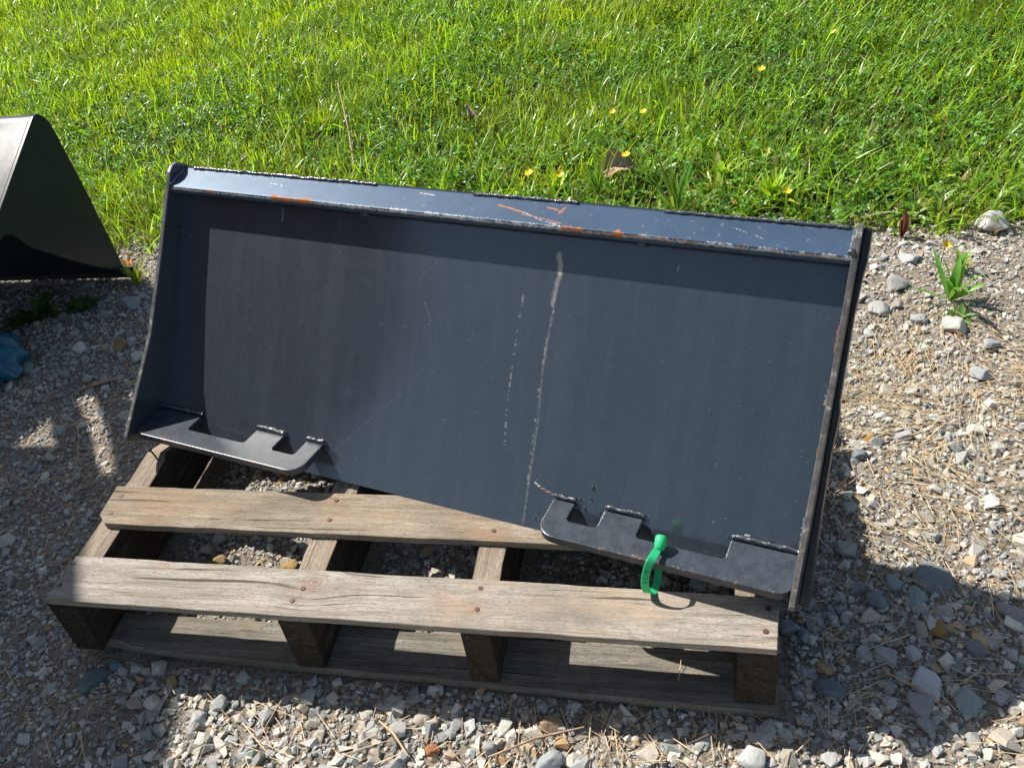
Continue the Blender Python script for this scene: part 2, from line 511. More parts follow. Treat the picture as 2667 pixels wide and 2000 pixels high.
# a denser apron of bigger chips in the foreground
n = 1500; x = RNG.uniform(0.0, 1.4, n); y = RNG.uniform(-0.35, 0.25, n)
k = frustum_mask(x, y, 300) & ~in_pallet_board(x, y, 0.012) & (RNG.random(n) < np.clip(0.9 - (y + 0.1) * 2.0, 0.25, 1)); parts.append((x[k], y[k], 0.0065 * (2.4) ** (RNG.random(k.sum()) ** 1.3)))
px = np.concatenate([q[0] for q in parts]); py = np.concatenate([q[1] for q in parts]); ps = np.concatenate([q[2] for q in parts])
ci = RNG.choice(len(PAL), len(px), p=PALW)
cols = PAL[ci] * np.array([1.17, 1.13, 1.05]) * RNG.uniform(0.8, 1.2, (len(px), 1)) * RNG.uniform(0.985, 1.015, (len(px), 3))
V_, F_, C_ = scatter(px, py, ps, cols, 0.25)
props(link('gravel', mesh_np('gravel', V_, F_, C_), STONE), 'loose grey crushed stone gravel covering the yard', 'gravel', kind='stuff')

# single larger stones the eye can pick out: pixel, half-size in px, palette colour, label
ROCKS = [
    (2586, 582, 44, (0.66, 0.65, 0.62), 'large chalky white rock at the lawn edge on the right'),
    (2370, 665, 26, (0.52, 0.52, 0.50), 'pale rock in the sun just right of the plate top corner'),
    (2288, 798, 26, (0.50, 0.49, 0.46), 'cubic pale grey rock in the sun right of the plate'),
    (2398, 823, 20, (0.42, 0.43, 0.43), 'flat-topped grey stone left of the broad-leaved weed'),
    (2478, 840, 36, (0.58, 0.56, 0.52), 'long whitish rock just below the broad-leaved weed'),
    (2558, 965, 26, (0.47, 0.49, 0.50), 'angular blue-grey rock in the sun near the right edge'),
    (2586, 885, 24, (0.45, 0.46, 0.46), 'grey wedge-shaped stone above the straw on the right'),
    (2335, 735, 34, (0.48, 0.47, 0.45), 'flat slab of grey stone under the plate top corner'),
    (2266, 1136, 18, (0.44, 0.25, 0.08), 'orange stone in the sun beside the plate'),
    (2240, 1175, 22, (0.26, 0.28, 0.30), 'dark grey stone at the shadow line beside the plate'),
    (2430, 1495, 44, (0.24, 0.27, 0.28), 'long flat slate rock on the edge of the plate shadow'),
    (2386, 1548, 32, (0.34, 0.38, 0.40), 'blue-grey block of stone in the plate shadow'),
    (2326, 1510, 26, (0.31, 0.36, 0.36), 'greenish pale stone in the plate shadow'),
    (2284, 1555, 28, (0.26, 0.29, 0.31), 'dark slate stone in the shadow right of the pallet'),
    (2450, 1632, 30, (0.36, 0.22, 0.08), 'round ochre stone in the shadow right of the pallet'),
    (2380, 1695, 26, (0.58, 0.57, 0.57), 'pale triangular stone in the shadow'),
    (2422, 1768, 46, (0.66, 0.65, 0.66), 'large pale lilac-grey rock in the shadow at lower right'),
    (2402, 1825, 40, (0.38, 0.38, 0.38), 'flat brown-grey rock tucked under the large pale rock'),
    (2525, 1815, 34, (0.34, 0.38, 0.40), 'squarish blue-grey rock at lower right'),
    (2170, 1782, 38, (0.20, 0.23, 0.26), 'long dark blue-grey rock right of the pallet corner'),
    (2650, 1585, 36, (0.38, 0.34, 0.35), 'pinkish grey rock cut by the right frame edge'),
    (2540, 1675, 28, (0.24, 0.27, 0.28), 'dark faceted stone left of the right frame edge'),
    (2490, 1718, 26, (0.27, 0.29, 0.29), 'grey stone above the large pale rock'),
    (2092, 1640, 24, (0.27, 0.31, 0.33), 'blue-grey stone against the pallet end'),
    (2054, 1620, 26, (0.30, 0.34, 0.35), 'smooth grey stone standing by the pallet corner'),
    (1966, 1957, 40, (0.60, 0.60, 0.57), 'big whitish rock in the sun at the bottom edge'),
    (1430, 1876, 34, (0.42, 0.30, 0.19), 'tan orange rock half in the pallet shadow'),
    (1120, 1945, 24, (0.44, 0.20, 0.09), 'brick-red stone at the bottom of the frame'),
    (1428, 1978, 38, (0.42, 0.45, 0.46), 'rounded grey-green rock at the bottom edge'),
    (1275, 1935, 26, (0.40, 0.40, 0.40), 'mottled grey angular rock in the sunny foreground'),
    (1030, 1890, 28, (0.46, 0.46, 0.43), 'smooth pale rock in the sunny foreground'),
    (564, 1820, 30, (0.46, 0.47, 0.45), 'blocky pale rock at the pallet shadow line'),
    (508, 1865, 26, (0.50, 0.51, 0.50), 'white-grey rounded rock in the sun near the shade edge'),
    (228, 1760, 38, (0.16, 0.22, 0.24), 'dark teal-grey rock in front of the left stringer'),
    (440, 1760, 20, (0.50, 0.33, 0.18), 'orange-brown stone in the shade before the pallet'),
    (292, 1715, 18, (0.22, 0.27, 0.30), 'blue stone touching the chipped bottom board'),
    (342, 790, 30, (0.40, 0.43, 0.42), 'pale green-grey rock left of the plate edge'),
    (272, 815, 16, (0.50, 0.48, 0.50), 'whitish jagged stone in the bucket shade'),
    (315, 893, 24, (0.44, 0.30, 0.14), 'ochre stone against the plate left edge'),
    (555, 1452, 26, (0.46, 0.31, 0.15), 'orange stone in the sun patch between the pallet boards'),
    (745, 1460, 22, (0.50, 0.33, 0.13), 'ochre stone beside the second stringer'),
    (733, 1224, 14, (0.44, 0.30, 0.14), 'small orange stone in the sun patch behind the upper board'),
]


def rock_mesh(size, seed, colr):
    """irregular stone: a sphere cut back by random planes, edges slightly worn"""
    r = np.random.default_rng(seed); bm = bmesh.new()
    bmesh.ops.create_icosphere(bm, subdivisions=4, radius=1.0)
    Vs = np.array([v.co[:] for v in bm.verts]); Vs /= np.linalg.norm(Vs, axis=1)[:, None]
    K = r.integers(11, 17); nn = r.normal(size=(K, 3)); nn[:, 2] *= 0.9; nn /= np.linalg.norm(nn, axis=1)[:, None]
    dk = r.uniform(0.55, 0.98, K)
    q = dk[None] / np.clip(Vs @ nn.T, 0.02, None)
    rad = -np.log(np.exp(-q * 26).sum(1) + math.exp(-1.15 * 26)) / 26
    nz = fbm(Vs[:, 0] * 3 + 9 + Vs[:, 2] * 2, Vs[:, 1] * 3 + Vs[:, 2] * 1.7, seed, 5)
    rad = rad * (0.93 + 0.14 * nz)
    P = Vs * rad[:, None] * np.array([1.02, r.uniform(0.78, 0.98), r.uniform(0.5, 0.72)]) * size
    for v, p in zip(bm.verts, P): v.co = p
    me = bm_mesh('rock', bm)
    a = me.color_attributes.new('col', 'FLOAT_COLOR', 'POINT')
    cc = np.ones((len(me.vertices), 4), np.float32); cc[:, :3] = np.array(colr) * 0.74; a.data.foreach_set('color', cc.ravel())
    return me


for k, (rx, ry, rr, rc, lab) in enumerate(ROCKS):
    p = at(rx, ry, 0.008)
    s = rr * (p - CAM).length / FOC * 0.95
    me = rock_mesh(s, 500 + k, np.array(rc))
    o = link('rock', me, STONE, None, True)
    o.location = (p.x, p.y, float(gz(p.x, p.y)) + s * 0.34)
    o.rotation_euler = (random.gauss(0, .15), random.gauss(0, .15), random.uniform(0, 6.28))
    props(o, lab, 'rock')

# ------------------------------------------------------------------ dry straw and pine needles on the gravel
STRAW, nt, b = mat('dry_straw')
ca = N(nt, 'ShaderNodeAttribute', attribute_name='col')
L(nt, ca.outputs['Color'], b.inputs['Base Color']); b.inputs['Roughness'].default_value = 0.6


def strips(px, py, pz, az, el, ln, wd, cols, bend, seg=3, tip=0.1, roll=None):
    """tapered bent blades as ribbons; returns verts, quads, colours"""
    n = len(px); t = np.linspace(0, 1, seg + 1)
    hx, hy = np.cos(az), np.sin(az)
    T = t[None, :]
    e = el[:, None] - bend[:, None] * T * 1.0
    ds = ln[:, None] / seg
    cx = np.concatenate([np.zeros((n, 1)), np.cumsum(np.cos(e[:, :-1]) * ds, 1)], 1)
    cz = np.concatenate([np.zeros((n, 1)), np.cumsum(np.sin(e[:, :-1]) * ds, 1)], 1)
    ctr = np.stack([px[:, None] + hx[:, None] * cx, py[:, None] + hy[:, None] * cx, pz[:, None] + cz], -1)
    side = np.stack([-hy, hx, np.zeros(n)], -1)
    if roll is not None:
        side = side * np.cos(roll)[:, None] + np.stack([np.zeros(n), np.zeros(n), np.ones(n)], -1) * np.sin(roll)[:, None]
    w = wd[:, None] * (1 - (1 - tip) * T ** 1.6) * 0.5
    A = ctr - side[:, None, :] * w[..., None]; B = ctr + side[:, None, :] * w[..., None]
    V = np.stack([A, B], 2).reshape(-1, 3)
    m = 2 * (seg + 1); q = []
    for s in range(seg): q.append([2 * s, 2 * s + 1, 2 * s + 3, 2 * s + 2])
    q = np.array(q)
    Fq = (q[None] + (np.arange(n) * m)[:, None, None]).reshape(-1, 4)
    C = np.repeat(cols, m, 0)
    return V, Fq, C


n = 3600
cl = [(at(2350, 1000), .16, 1.0), (at(2550, 950), .18, 1.2), (at(2500, 1150), .2, 1.2), (at(2350, 1250), .15, .8), (at(2600, 1300), .15, .8),
      (at(1500, 1930), .18, .9), (at(1800, 1920), .15, .6), (at(600, 1900), .16, .5), (at(2450, 1680), .16, .7), (at(240, 1150), .14, .6), (at(2450, 900), .12, .8)]
w = np.array([c[2] for c in cl]); pick = RNG.choice(len(cl), n, p=w / w.sum())
cx = np.array([c[0].x for c in cl])[pick] + RNG.normal(0, 1, n) * np.array([c[1] for c in cl])[pick]
cy = np.array([c[0].y for c in cl])[pick] + RNG.normal(0, 1, n) * np.array([c[1] for c in cl])[pick] * 0.8
u_ = RNG.random(n) < 0.3
cx[u_] = RNG.uniform(-1.0, 1.7, u_.sum()); cy[u_] = RNG.uniform(-0.3, 1.3, u_.sum())
k = ~in_pallet_board(cx, cy, 0.02) & (cy < 1.32); cx, cy = cx[k], cy[k]; n = len(cx)
az = fbm(cx * 5, cy * 5, 77) * 9 + RNG.normal(0, 0.5, n)
col = np.array([(0.58, 0.43, 0.24)]) * RNG.uniform(0.4, 1.15, (n, 1)) * RNG.uniform(0.93, 1.07, (n, 3))
V_, F_, C_ = strips(cx, cy, gz(cx, cy) + RNG.uniform(0.004, 0.013, n), az, RNG.normal(0.0, 0.10, n), RNG.uniform(0.018, 0.075, n),
                    RNG.uniform(0.0007, 0.0017, n), col, RNG.normal(0, 0.15, n), 3, 0.5)
props(link('dry_straw', mesh_np('dry_straw', V_, F_, C_), STRAW), 'scattered tan straw and pine needles lying on the gravel', 'straw', kind='stuff')

# ------------------------------------------------------------------ lawn
def leaf_mat(name, gloss=0.35, trans=0.45):
    m, nt, b = mat(name)
    ca = N(nt, 'ShaderNodeAttribute', attribute_name='col')
    L(nt, ca.outputs['Color'], b.inputs['Base Color'])
    b.inputs['Roughness'].default_value = gloss; b.inputs['Specular IOR Level'].default_value = 0.4
    tr = N(nt, 'ShaderNodeBsdfTranslucent')
    hs = N(nt, 'ShaderNodeMix', data_type='RGBA', blend_type='MULTIPLY'); hs.inputs[0].default_value = 1
    L(nt, ca.outputs['Color'], hs.inputs[6]); hs.inputs[7].default_value = (1.9, 1.8, 0.7, 1)
    L(nt, hs.outputs[2], tr.inputs['Color'])
    mx = N(nt, 'ShaderNodeMixShader'); mx.inputs[0].default_value = trans
    out = [q for q in nt.nodes if q.type == 'OUTPUT_MATERIAL'][0]
    L(nt, b.outputs[0], mx.inputs[1]); L(nt, tr.outputs[0], mx.inputs[2]); L(nt, mx.outputs[0], out.inputs[0])
    return m


LEAF = leaf_mat('grass_blade'); CLOV = leaf_mat('clover_leaf', 0.4, 0.35)


def lawn_pts(n, x0, x1, y0, y1, marg=250):
    x = RNG.uniform(x0, x1, n); y = RNG.uniform(y0, y1, n)
    k = frustum_mask(x, y, marg) & (y > edge_y(x) + RNG.normal(0, 0.035, n)); return x[k], y[k]


def clump(x, y): return fbm(x * 2.6, y * 2.6, 61, 4)


x, y = lawn_pts(235000, -3.9, 2.7, 1.15, 4.9)
clv = clump(x, y); right = np.clip((x - 0.2) / 1.2, 0, 1)
cm = np.clip((clv - 0.42) * 4 + right * 0.5 - np.clip((y - 2.4) / 2, 0, .6), 0, 1)     # how much clover instead of grass
k = RNG.random(len(x)) < (1 - 0.62 * cm) * 0.92; x, y, cm = x[k], y[k], cm[k]; n = len(x)
tuft = fbm(x * 9, y * 9, 8, 3)
hgt = (0.032 + 0.050 * RNG.random(n) ** 1.5) * (0.65 + 0.8 * tuft)
g = fbm(x * 1.3, y * 1.3, 90, 3)[:, None]
base = np.array([(0.165, 0.290, 0.022)]) * (1 - g) + np.array([(0.285, 0.385, 0.030)]) * g
col = base * RNG.uniform(0.50, 1.30, (n, 1)) * RNG.uniform(0.90, 1.10, (n, 3))
col *= (0.62 + 0.72 * fbm(x * 5.5, y * 5.5, 44, 3))[:, None]
dry = RNG.random(n) < 0.03 + 0.22 * np.clip(1 - (y - edge_y(x)) / 0.25, 0, 1); col[dry] = np.array([(0.36, 0.31, 0.15)]) * RNG.uniform(0.6, 1.1, (dry.sum(), 1))
az = fbm(x * 4, y * 4, 23, 3) * 12 + RNG.normal(0, 1.1, n)
V1, F1, C1 = strips(x, y, gz(x, y) - 0.003, az, np.clip(RNG.normal(1.15, 0.28, n), 0.2, 1.57), hgt, RNG.uniform(0.0030, 0.0070, n) * (0.8 + 0.12 * y), col,
                    RNG.uniform(0.1, 1.3, n), 3, 0.12, RNG.normal(0, 0.3, n))
# long bright arching blades
n = 12000; x, y = lawn_pts(n * 2, -3.9, 2.7, 1.2, 4.9); k = (fbm(x * 3, y * 3, 31) > 0.44); x, y = x[k], y[k]; n = len(x)
col = np.array([(0.24, 0.40, 0.030)]) * RNG.uniform(0.7, 1.3, (n, 1)) * RNG.uniform(0.92, 1.08, (n, 3))
V2, F2, C2 = strips(x, y, gz(x, y), az[:n] * 0 + RNG.uniform(0, 6.28, n), np.clip(RNG.normal(1.1, 0.25, n), .3, 1.5), RNG.uniform(0.07, 0.15, n), RNG.uniform(0.0035, 0.007, n), col,
                    RNG.uniform(0.3, 1.6, n), 4, 0.05, RNG.normal(0, 0.3, n))
V_ = np.concatenate([V1, V2]); F_ = np.concatenate([F1, F2 + len(V1)]); C_ = np.concatenate([C1, C2])
props(link('grass', mesh_np('grass', V_, F_, C_), LEAF), 'short bright green lawn grass in the sun behind the plate', 'grass', kind='stuff')


# broad, ragged weed leaves crowding the lawn edge
n = 520; cx_ = RNG.uniform(-0.5, 2.2, n); cy_ = edge_y(cx_) + np.abs(RNG.normal(0, 0.22, n)) - 0.01
k = frustum_mask(cx_, cy_, 250) & (RNG.random(n) < np.where(cx_ > 0.25, 0.95, 0.35)); cx_, cy_ = cx_[k], cy_[k]; m_ = len(cx_); per = 9
x = np.repeat(cx_, per) + RNG.normal(0, .007, m_ * per); y = np.repeat(cy_, per) + RNG.normal(0, .007, m_ * per); n = len(x)
kind_ = np.repeat(RNG.random(m_), per); big = np.repeat(RNG.uniform(0.6, 1.35, m_), per)
colw = np.array([(0.13, 0.27, 0.035)])[0] * (1 - kind_[:, None]) + np.array([(0.36, 0.47, 0.06)])[0] * kind_[:, None]
colw = colw * RNG.uniform(0.6, 1.2, (n, 1)); br = RNG.random(n) < 0.05; colw[br] = (0.40, 0.30, 0.15)
V_, F_, C_ = strips(x, y, gz(x, y), RNG.uniform(0, 6.28, n), RNG.uniform(0.35, 1.35, n), RNG.uniform(0.030, 0.062, n) * big, RNG.uniform(0.007, 0.015, n) * big, colw,
                    RNG.uniform(0.4, 1.7, n), 4, 0.25, RNG.normal(0, 0.3, n))
props(link('border_weeds', mesh_np('border_weeds', V_, F_, C_), CLOV), 'ragged broad-leaved weeds along the lawn edge', 'weeds', kind='stuff')


def clover(x, y, z, size, col):
    """three heart-like folded leaflets on every point"""
    n = len(x); a0 = RNG.uniform(0, 6.28, n)
    RM = rotmats(RNG.normal(0, 0.42, n), RNG.normal(0, 0.42, n), a0)
    tri = []
    for k in range(3):
        a = k * 2.094; c, s = math.cos(a), math.sin(a)
        loc = np.array([(0.05, 0, 0), (0.62, 0.42, 0.14), (1.02, 0.28, 0.10), (0.90, 0, -0.02), (1.02, -0.28, 0.10), (0.62, -0.42, 0.14)])
        tri.append(np.stack([loc[:, 0] * c - loc[:, 1] * s, loc[:, 0] * s + loc[:, 1] * c, loc[:, 2]], -1))
    T = np.concatenate(tri)
    P = np.einsum('nij,vj->nvi', RM * size[:, None, None], T) + np.stack([x, y, z], -1)[:, None, :]
    q = np.array([(0, 3, 2, 1), (0, 5, 4, 3)]); Q = np.concatenate([q + 6 * k for k in range(3)])
    Fq = (Q[None] + (np.arange(n) * 18)[:, None, None]).reshape(-1, 4)
    return P.reshape(-1, 3), Fq, np.repeat(col, 18, 0)


x, y = lawn_pts(85000, -3.6, 2.7, 1.15, 4.6)
cm = np.clip((clump(x, y) - 0.42) * 4 + np.clip((x - 0.2) / 1.2, 0, 1) * 0.5 - np.clip((y - 2.4) / 2, 0, .6), 0, 1)
k = RNG.random(len(x)) < 0.10 + 0.85 * cm; x, y, cm = x[k], y[k], cm[k]; n = len(x)
z = gz(x, y) + RNG.uniform(0.010, 0.045, n) * (0.5 + 0.8 * fbm(x * 8, y * 8, 4, 3)) * 1.2
col = np.array([(0.090, 0.225, 0.022)]) * RNG.uniform(0.35, 1.7, (n, 1)) * RNG.uniform(0.9, 1.1, (n, 3))
V_, F_, C_ = clover(x, y, z, 0.0055 + 0.0095 * RNG.random(n) ** 1.5, col)
props(link('clover', mesh_np('clover', V_, F_, C_), CLOV), 'low dark green clover patches growing through the lawn', 'clover', kind='stuff')


# ------------------------------------------------------------------ skid steer attachment plate
PO = Vector((-0.0806, 0.3498, 0.1355))
PU = Vector((0.964985, -0.262294, -0.002303)); PV = Vector((0.152031, 0.552126, 0.819782)); PN = Vector((-0.213753, -0.791428, 0.572671))
W, H = 1.0691, 0.4642
vb, vf, nf = 0.0537, 0.0140, 0.0638
vl, nl = 0.4249, 0.0318
plate = empty('attachment_plate', PO, 'dark navy steel loader mounting plate leaning back on the pallet', 'mounting plate')
plate.matrix_world = Matrix.Translation(PO) @ Matrix((PU, PV, PN)).transposed().to_4x4()
# children are modelled in plate coordinates: x along the width, y up the plate, z towards the viewer


def plate_uv(px, py):
    d = R.transposed() @ Vector(((px - 1333.5) / FOC, (py - 1000.0) / FOC, 1.0))
    t = (PO - CAM).dot(PN) / d.dot(PN); q = CAM + d * t - PO
    return q.dot(PU), q.dot(PV)


def seg_dist(X, Y, pts):
    """distance to a polyline and position along it (0..1)"""
    best = np.full(X.shape, 9.0); par = np.zeros(X.shape); m = len(pts) - 1
    for i in range(m):
        (ax, ay), (bx, by) = pts[i], pts[i + 1]
        dx, dy = bx - ax, by - ay; t = np.clip(((X - ax) * dx + (Y - ay) * dy) / (dx * dx + dy * dy), 0, 1)
        d = np.hypot(X - ax - t * dx, Y - ay - t * dy); k = d < best
        best = np.where(k, d, best); par = np.where(k, (i + t) / m, par)
    return best, par


def slab(nx, ny, fpos, thick_dir, th, name):
    """front face as a fine grid (x,y in 0..1 -> fpos), back as one sheet; returns mesh, S, T"""
    S, T = np.meshgrid(np.linspace(0, 1, nx), np.linspace(0, 1, ny))
    P = fpos(S, T); n = nx * ny
    idx = np.arange(n).reshape(ny, nx)
    Fq = np.stack([idx[:-1, :-1], idx[:-1, 1:], idx[1:, 1:], idx[1:, :-1]], -1).reshape(-1, 4)
    ring = np.concatenate([idx[0, :], idx[1:, -1], idx[-1, -2::-1], idx[-2:0:-1, 0]])
    B = P.reshape(-1, 3)[ring] + np.array(thick_dir) * th
    m = len(ring); bi = np.arange(m) + n
    side = np.stack([ring, bi, np.roll(bi, -1), np.roll(ring, -1)], -1)
    Vv = np.concatenate([P.reshape(-1, 3), B])
    me = mesh_np(name, Vv, [Fq, side])
    bm = bmesh.new(); bm.from_mesh(me); bm.verts.ensure_lookup_table()
    bm.faces.new([bm.verts[i] for i in bi]); bm.to_mesh(me); bm.free()
    return me, S, T, m


# main sheet with its streaks, scratches and rust
me, S, T, m = slab(420, 185, lambda s, t: np.stack([s * W, t * H, 0 * s], -1), (0, 0, -1), 0.008, 'main_sheet')
X = S * W; Y = T * H
s_ = 2667 / 2212
def D(*pts): return [plate_uv(a * s_, b * s_) for a, b in pts]
dust = np.zeros_like(X); bare = np.zeros_like(X); rust = np.zeros_like(X)
nzh = fbm(X * 120, Y * 120, 3, 3); nzc = fbm(X * 300, Y * 60, 9, 2)
def stroke(arr, pts, w, amp, rough=0.4, broken=0.0):
    d, p = seg_dist(X, Y, pts)
    wv = w * (0.6 + 0.9 * nzh)
    a = np.clip(1.25 - d / wv, 0, 1) * amp
    if broken: a = a * np.clip((vnoise(p * 60 * broken + 3, p * 0, 4) - 0.42) * 6, 0, 1)
    np.maximum(arr, a, out=arr)
stroke(dust, D((1208, 550), (1211, 572), (1210, 590)), 0.0045, 1.3)
stroke(dust, D((1210, 590), (1200, 630), (1194, 660)), 0.0050, 0.60)
stroke(dust, D((1198, 650), (1186, 720), (1172, 800), (1163, 900), (1155, 960), (1145, 1020), (1130, 1130)), 0.0028, 0.42)
stroke(dust, D((1182, 730), (1165, 830), (1150, 960), (1140, 1040)), 0.0022, 0.6, broken=1)
stroke(dust, D((1130, 640), (1122, 690), (1106, 790), (1095, 880), (1090, 960)), 0.0026, 0.6, broken=1.7)
stroke(dust, D((736, 480), (734, 540), (728, 600)), 0.0020, 0.38, broken=2)
stroke(dust, D((612, 450), (610, 480)), 0.002, 0.6)
stroke(dust, D((690, 640), (680, 760), (660, 900)), 0.0024, 0.28, broken=2.6)
stroke(dust, D((945, 568), (915, 590), (900, 625)), 0.0022, 0.30)
stroke(dust, D((918, 655), (925, 675), (930, 692)), 0.0022, 0.42)
stroke(dust, D((930, 700), (928, 745), (918, 790), (890, 830), (800, 905), (720, 975)), 0.0018, 0.30)
stroke(dust, D((815, 700), (900, 706), (930, 708)), 0.0013, 0.3)
stroke(dust, D((1460, 575), (1457, 590)), 0.0012, 0.7); stroke(dust, D((1466, 572), (1463, 588)), 0.0012, 0.7)
stroke(dust, D((1440, 525), (1440, 545)), 0.0012, 0.45)
pz = [plate_uv(a, b_) for a, b_ in ((1393, 1256), (1410, 1270), (1433, 1283), (1460, 1293), (1487, 1299))]
stroke(bare, pz, 0.0015, 0.85); stroke(rust, pz[1:], 0.0014, 0.8)
stroke(bare, [plate_uv(1408, 1223), plate_uv(1397, 1250)], 0.0016, 0.7, broken=1)
stroke(bare, [plate_uv(1940, 1391), plate_uv(1952, 1395)], 0.0022, 0.8)
dust += np.clip((fbm(X * 7, Y * 1.1, 71, 3) - 0.55) * 1.1, 0, 0.22)
dust += (RNG.random(X.shape) > 0.9982) * 0.42
edge = np.minimum(np.minimum(X, W - X), Y)
bare = np.maximum(bare, np.clip(1 - (W - X - 0.0) / 0.010, 0, 1) * (fbm(X * 10, Y * 22, 15, 3) > 0.50) * np.clip((0.30 - Y) / 0.05, 0, 1) * 0.75)
rust = np.maximum(rust, np.clip(1 - (W - X) / 0.008, 0, 1) * (fbm(X * 10, Y * 45, 19, 3) > 0.62) * 0.7)
for nm, ar in (('dust', dust), ('bare', bare), ('rust', rust)): fattr(me, nm, np.concatenate([ar.ravel(), np.zeros(m)]))
link('main_sheet', me, PAINT, plate)

# top lip: sloped flange welded to the top edge
TH = 0.009
top0 = np.array([0, H - 0.003, 0.001]); top1 = np.array([0, vl, nl])
dirw = (top1 - top0); lw = np.linalg.norm(dirw); dn = dirw / lw; nrm = np.array([0, dn[2], -dn[1]]); nrm = nrm if nrm[1] > 0 else -nrm


def lipf(s, t):
    P = top0[None, None] + (s * W)[..., None] * np.array([1.0, 0, 0]) + (t * lw)[..., None] * dn
    rr = 0.0035; over = np.clip(t * lw - (lw - rr), 0, rr) / rr
    return P - nrm * (rr * (1 - np.sqrt(np.clip(1 - over ** 2, 0, 1))))[..., None]


me, S, T, m = slab(640, 32, lipf, -nrm, TH, 'top_lip')
X = S * W; Y = T * lw
nzh = fbm(X * 150, Y * 150, 3, 3)
dust = np.zeros_like(X); bare = np.zeros_like(X); rust = np.zeros_like(X)
e = lw - Y                                        # distance from the front edge
def g1(a, c_, w_): return np.exp(-((a - c_) / w_) ** 2)
def lu(dx, dy):
    """fraction of the lip length for a point of the photograph (2212 px wide)"""
    return (dx - 385) / (1840 - 385)
eb = fbm(X * 110, X * 0 + 1, 12, 4)
for a, b_, amp, wd in ((470, 520, 0.62, .006), (655, 790, 0.68, .009), (662, 692, 0.95, .012), (735, 782, 0.80, .011), (790, 1000, 0.40, .003), (1325, 1390, 0.66, .008), (1428, 1462, 0.85, .010),
                       (1290, 1640, 0.5, .0035), (1640, 1835, 0.46, .003)):
    ua, ub = lu(a, 0), lu(b_, 0)
    inx = np.clip((S - ua) / 0.012 + .2, 0, 1) * np.clip((ub - S) / 0.012 + .2, 0, 1)
    np.maximum(rust, inx * amp * np.clip(1.15 - e / (wd * (0.25 + 1.5 * eb)), 0, 1) * (0.55 + 0.7 * nzh), out=rust)
def lipmark(arr, pts, w_, amp):
    P = [((a - 385) / (1840 - 385) * W, f_ * lw) for a, f_ in pts]; d, _ = seg_dist(X, Y, P)
    np.maximum(arr, np.clip(1.25 - d / (w_ * (0.6 + 0.9 * nzh)), 0, 1) * amp, out=arr)
lipmark(rust, ((1190, .35), (1215, .42), (1232, .50), (1245, .53)), .0026, .62)
lipmark(bare, ((1240, .50), (1262, .62), (1290, .8), (1330, .93)), .0013, .62)
lipmark(rust, ((1290, .25), (1308, .3), (1322, .4)), .0026, .55); lipmark(rust, ((1325, .2), (1318, .45)), .0026, .6)
lipmark(rust, ((1245, .62), (1300, .75), (1330, .85)), .0018, .6)
lipmark(bare, ((1165, .30), (1195, .30)), .001, .6); lipmark(bare, ((1640, .35), (1665, .48)), .0007, .7); lipmark(bare, ((1675, .52), (1700, .68)), .0007, .7)
lipmark(bare, ((642, .36), (662, .38)), .0015, .6); lipmark(bare, ((640, .5), (655, .52)), .0009, .6); lipmark(bare, ((672, .36), (678, .5)), .001, .7)
lipmark(bare, ((1010, .15), (1045, .2)), .002, .6)
bare = np.maximum(bare, np.clip(1.1 - e / (0.0035 + 0.009 * g1(S, 0.43, 0.10) + 0.003 * (S > 0.55)), 0, 1) * np.clip((fbm(X * 90, Y * 20, 6, 3) - 0.36) * 5, 0, 1) * (S > 0.28) * 0.60)
bare = np.maximum(bare, np.clip(1 - e / 0.003, 0, 1) * 0.6)
dust += np.clip((fbm(X * 130, Y * 260, 2, 2) - 0.60) * 1.5, 0, 0.35)
for nm, ar in (('dust', dust), ('bare', bare), ('rust', rust)): fattr(me, nm, np.concatenate([ar.ravel(), np.zeros(m)]))
link('top_lip', me, PAINT_LIP_SKY, plate)

# side plates: narrow at the top, flaring towards the bottom
ST = 0.0076


def side_poly(u, top_round=True):
    prof = [(-0.004, -0.030), (-0.004, 0.055), (0.000, 0.0745), (0.006, 0.0765), (0.1808, 0.0435), (0.32, 0.0365), (H - 0.016, 0.0335), (H - 0.004, 0.029), (H + 0.003, 0.020),
            (H + 0.0045, 0.004), (H + 0.001, -0.016), (H - 0.03, -0.036), (0.05, -0.036)]
    return [(u, a, b_) for a, b_ in prof]


for u0, nm in ((-ST, 'left'), (W, 'right')):
    bm = prism(side_poly(u0), (ST, 0, 0)); me = bm_mesh('side_plate', bm)
    me.materials.append(PAINT); me.materials.append(MILL); me.materials.append(GREYEDGE)
    for p in me.polygons:
        if abs(p.normal.x) < 0.5 and p.center.z > -0.01: p.material_index = 1 if nm == 'right' else 2
    o = link('side_plate', me, None, plate); bevel(o, 0.0012, 2)
# recessed outer wear bar outside the right side plate
u0 = W + ST
pr = [(-0.014, .014), (0.03, .012), (0.12, .009), (0.19, .0085), (0.235, .0105), (0.25, .0075), (0.36, .0065), (0.405, .0085), (0.425, .011), (H + .001, .0105)]
pts = [(u0, -0.014, 0.0)] + [(u0 + w_ * 0.85, a, 0.0) for a, w_ in pr] + [(u0, H + .001, 0.0)]
o = link('wear_bar', bm_mesh('wear_bar', prism(pts, (0, 0, -0.03))), DARK, plate); bevel(o, 0.0015, 2)

# bottom brackets with pin notches
ln_ = math.hypot(vb - vf, nf); bd = Vector((0, (vf - vb) / ln_, nf / ln_)); bn = Vector((0, bd.z, -bd.y))


def arc(c, r, a0, a1, k=7): return [(c[0] + r * math.cos(math.radians(a0 + (a1 - a0) * i / k)), c[1] + r * math.sin(math.radians(a0 + (a1 - a0) * i / k))) for i in range(k + 1)]


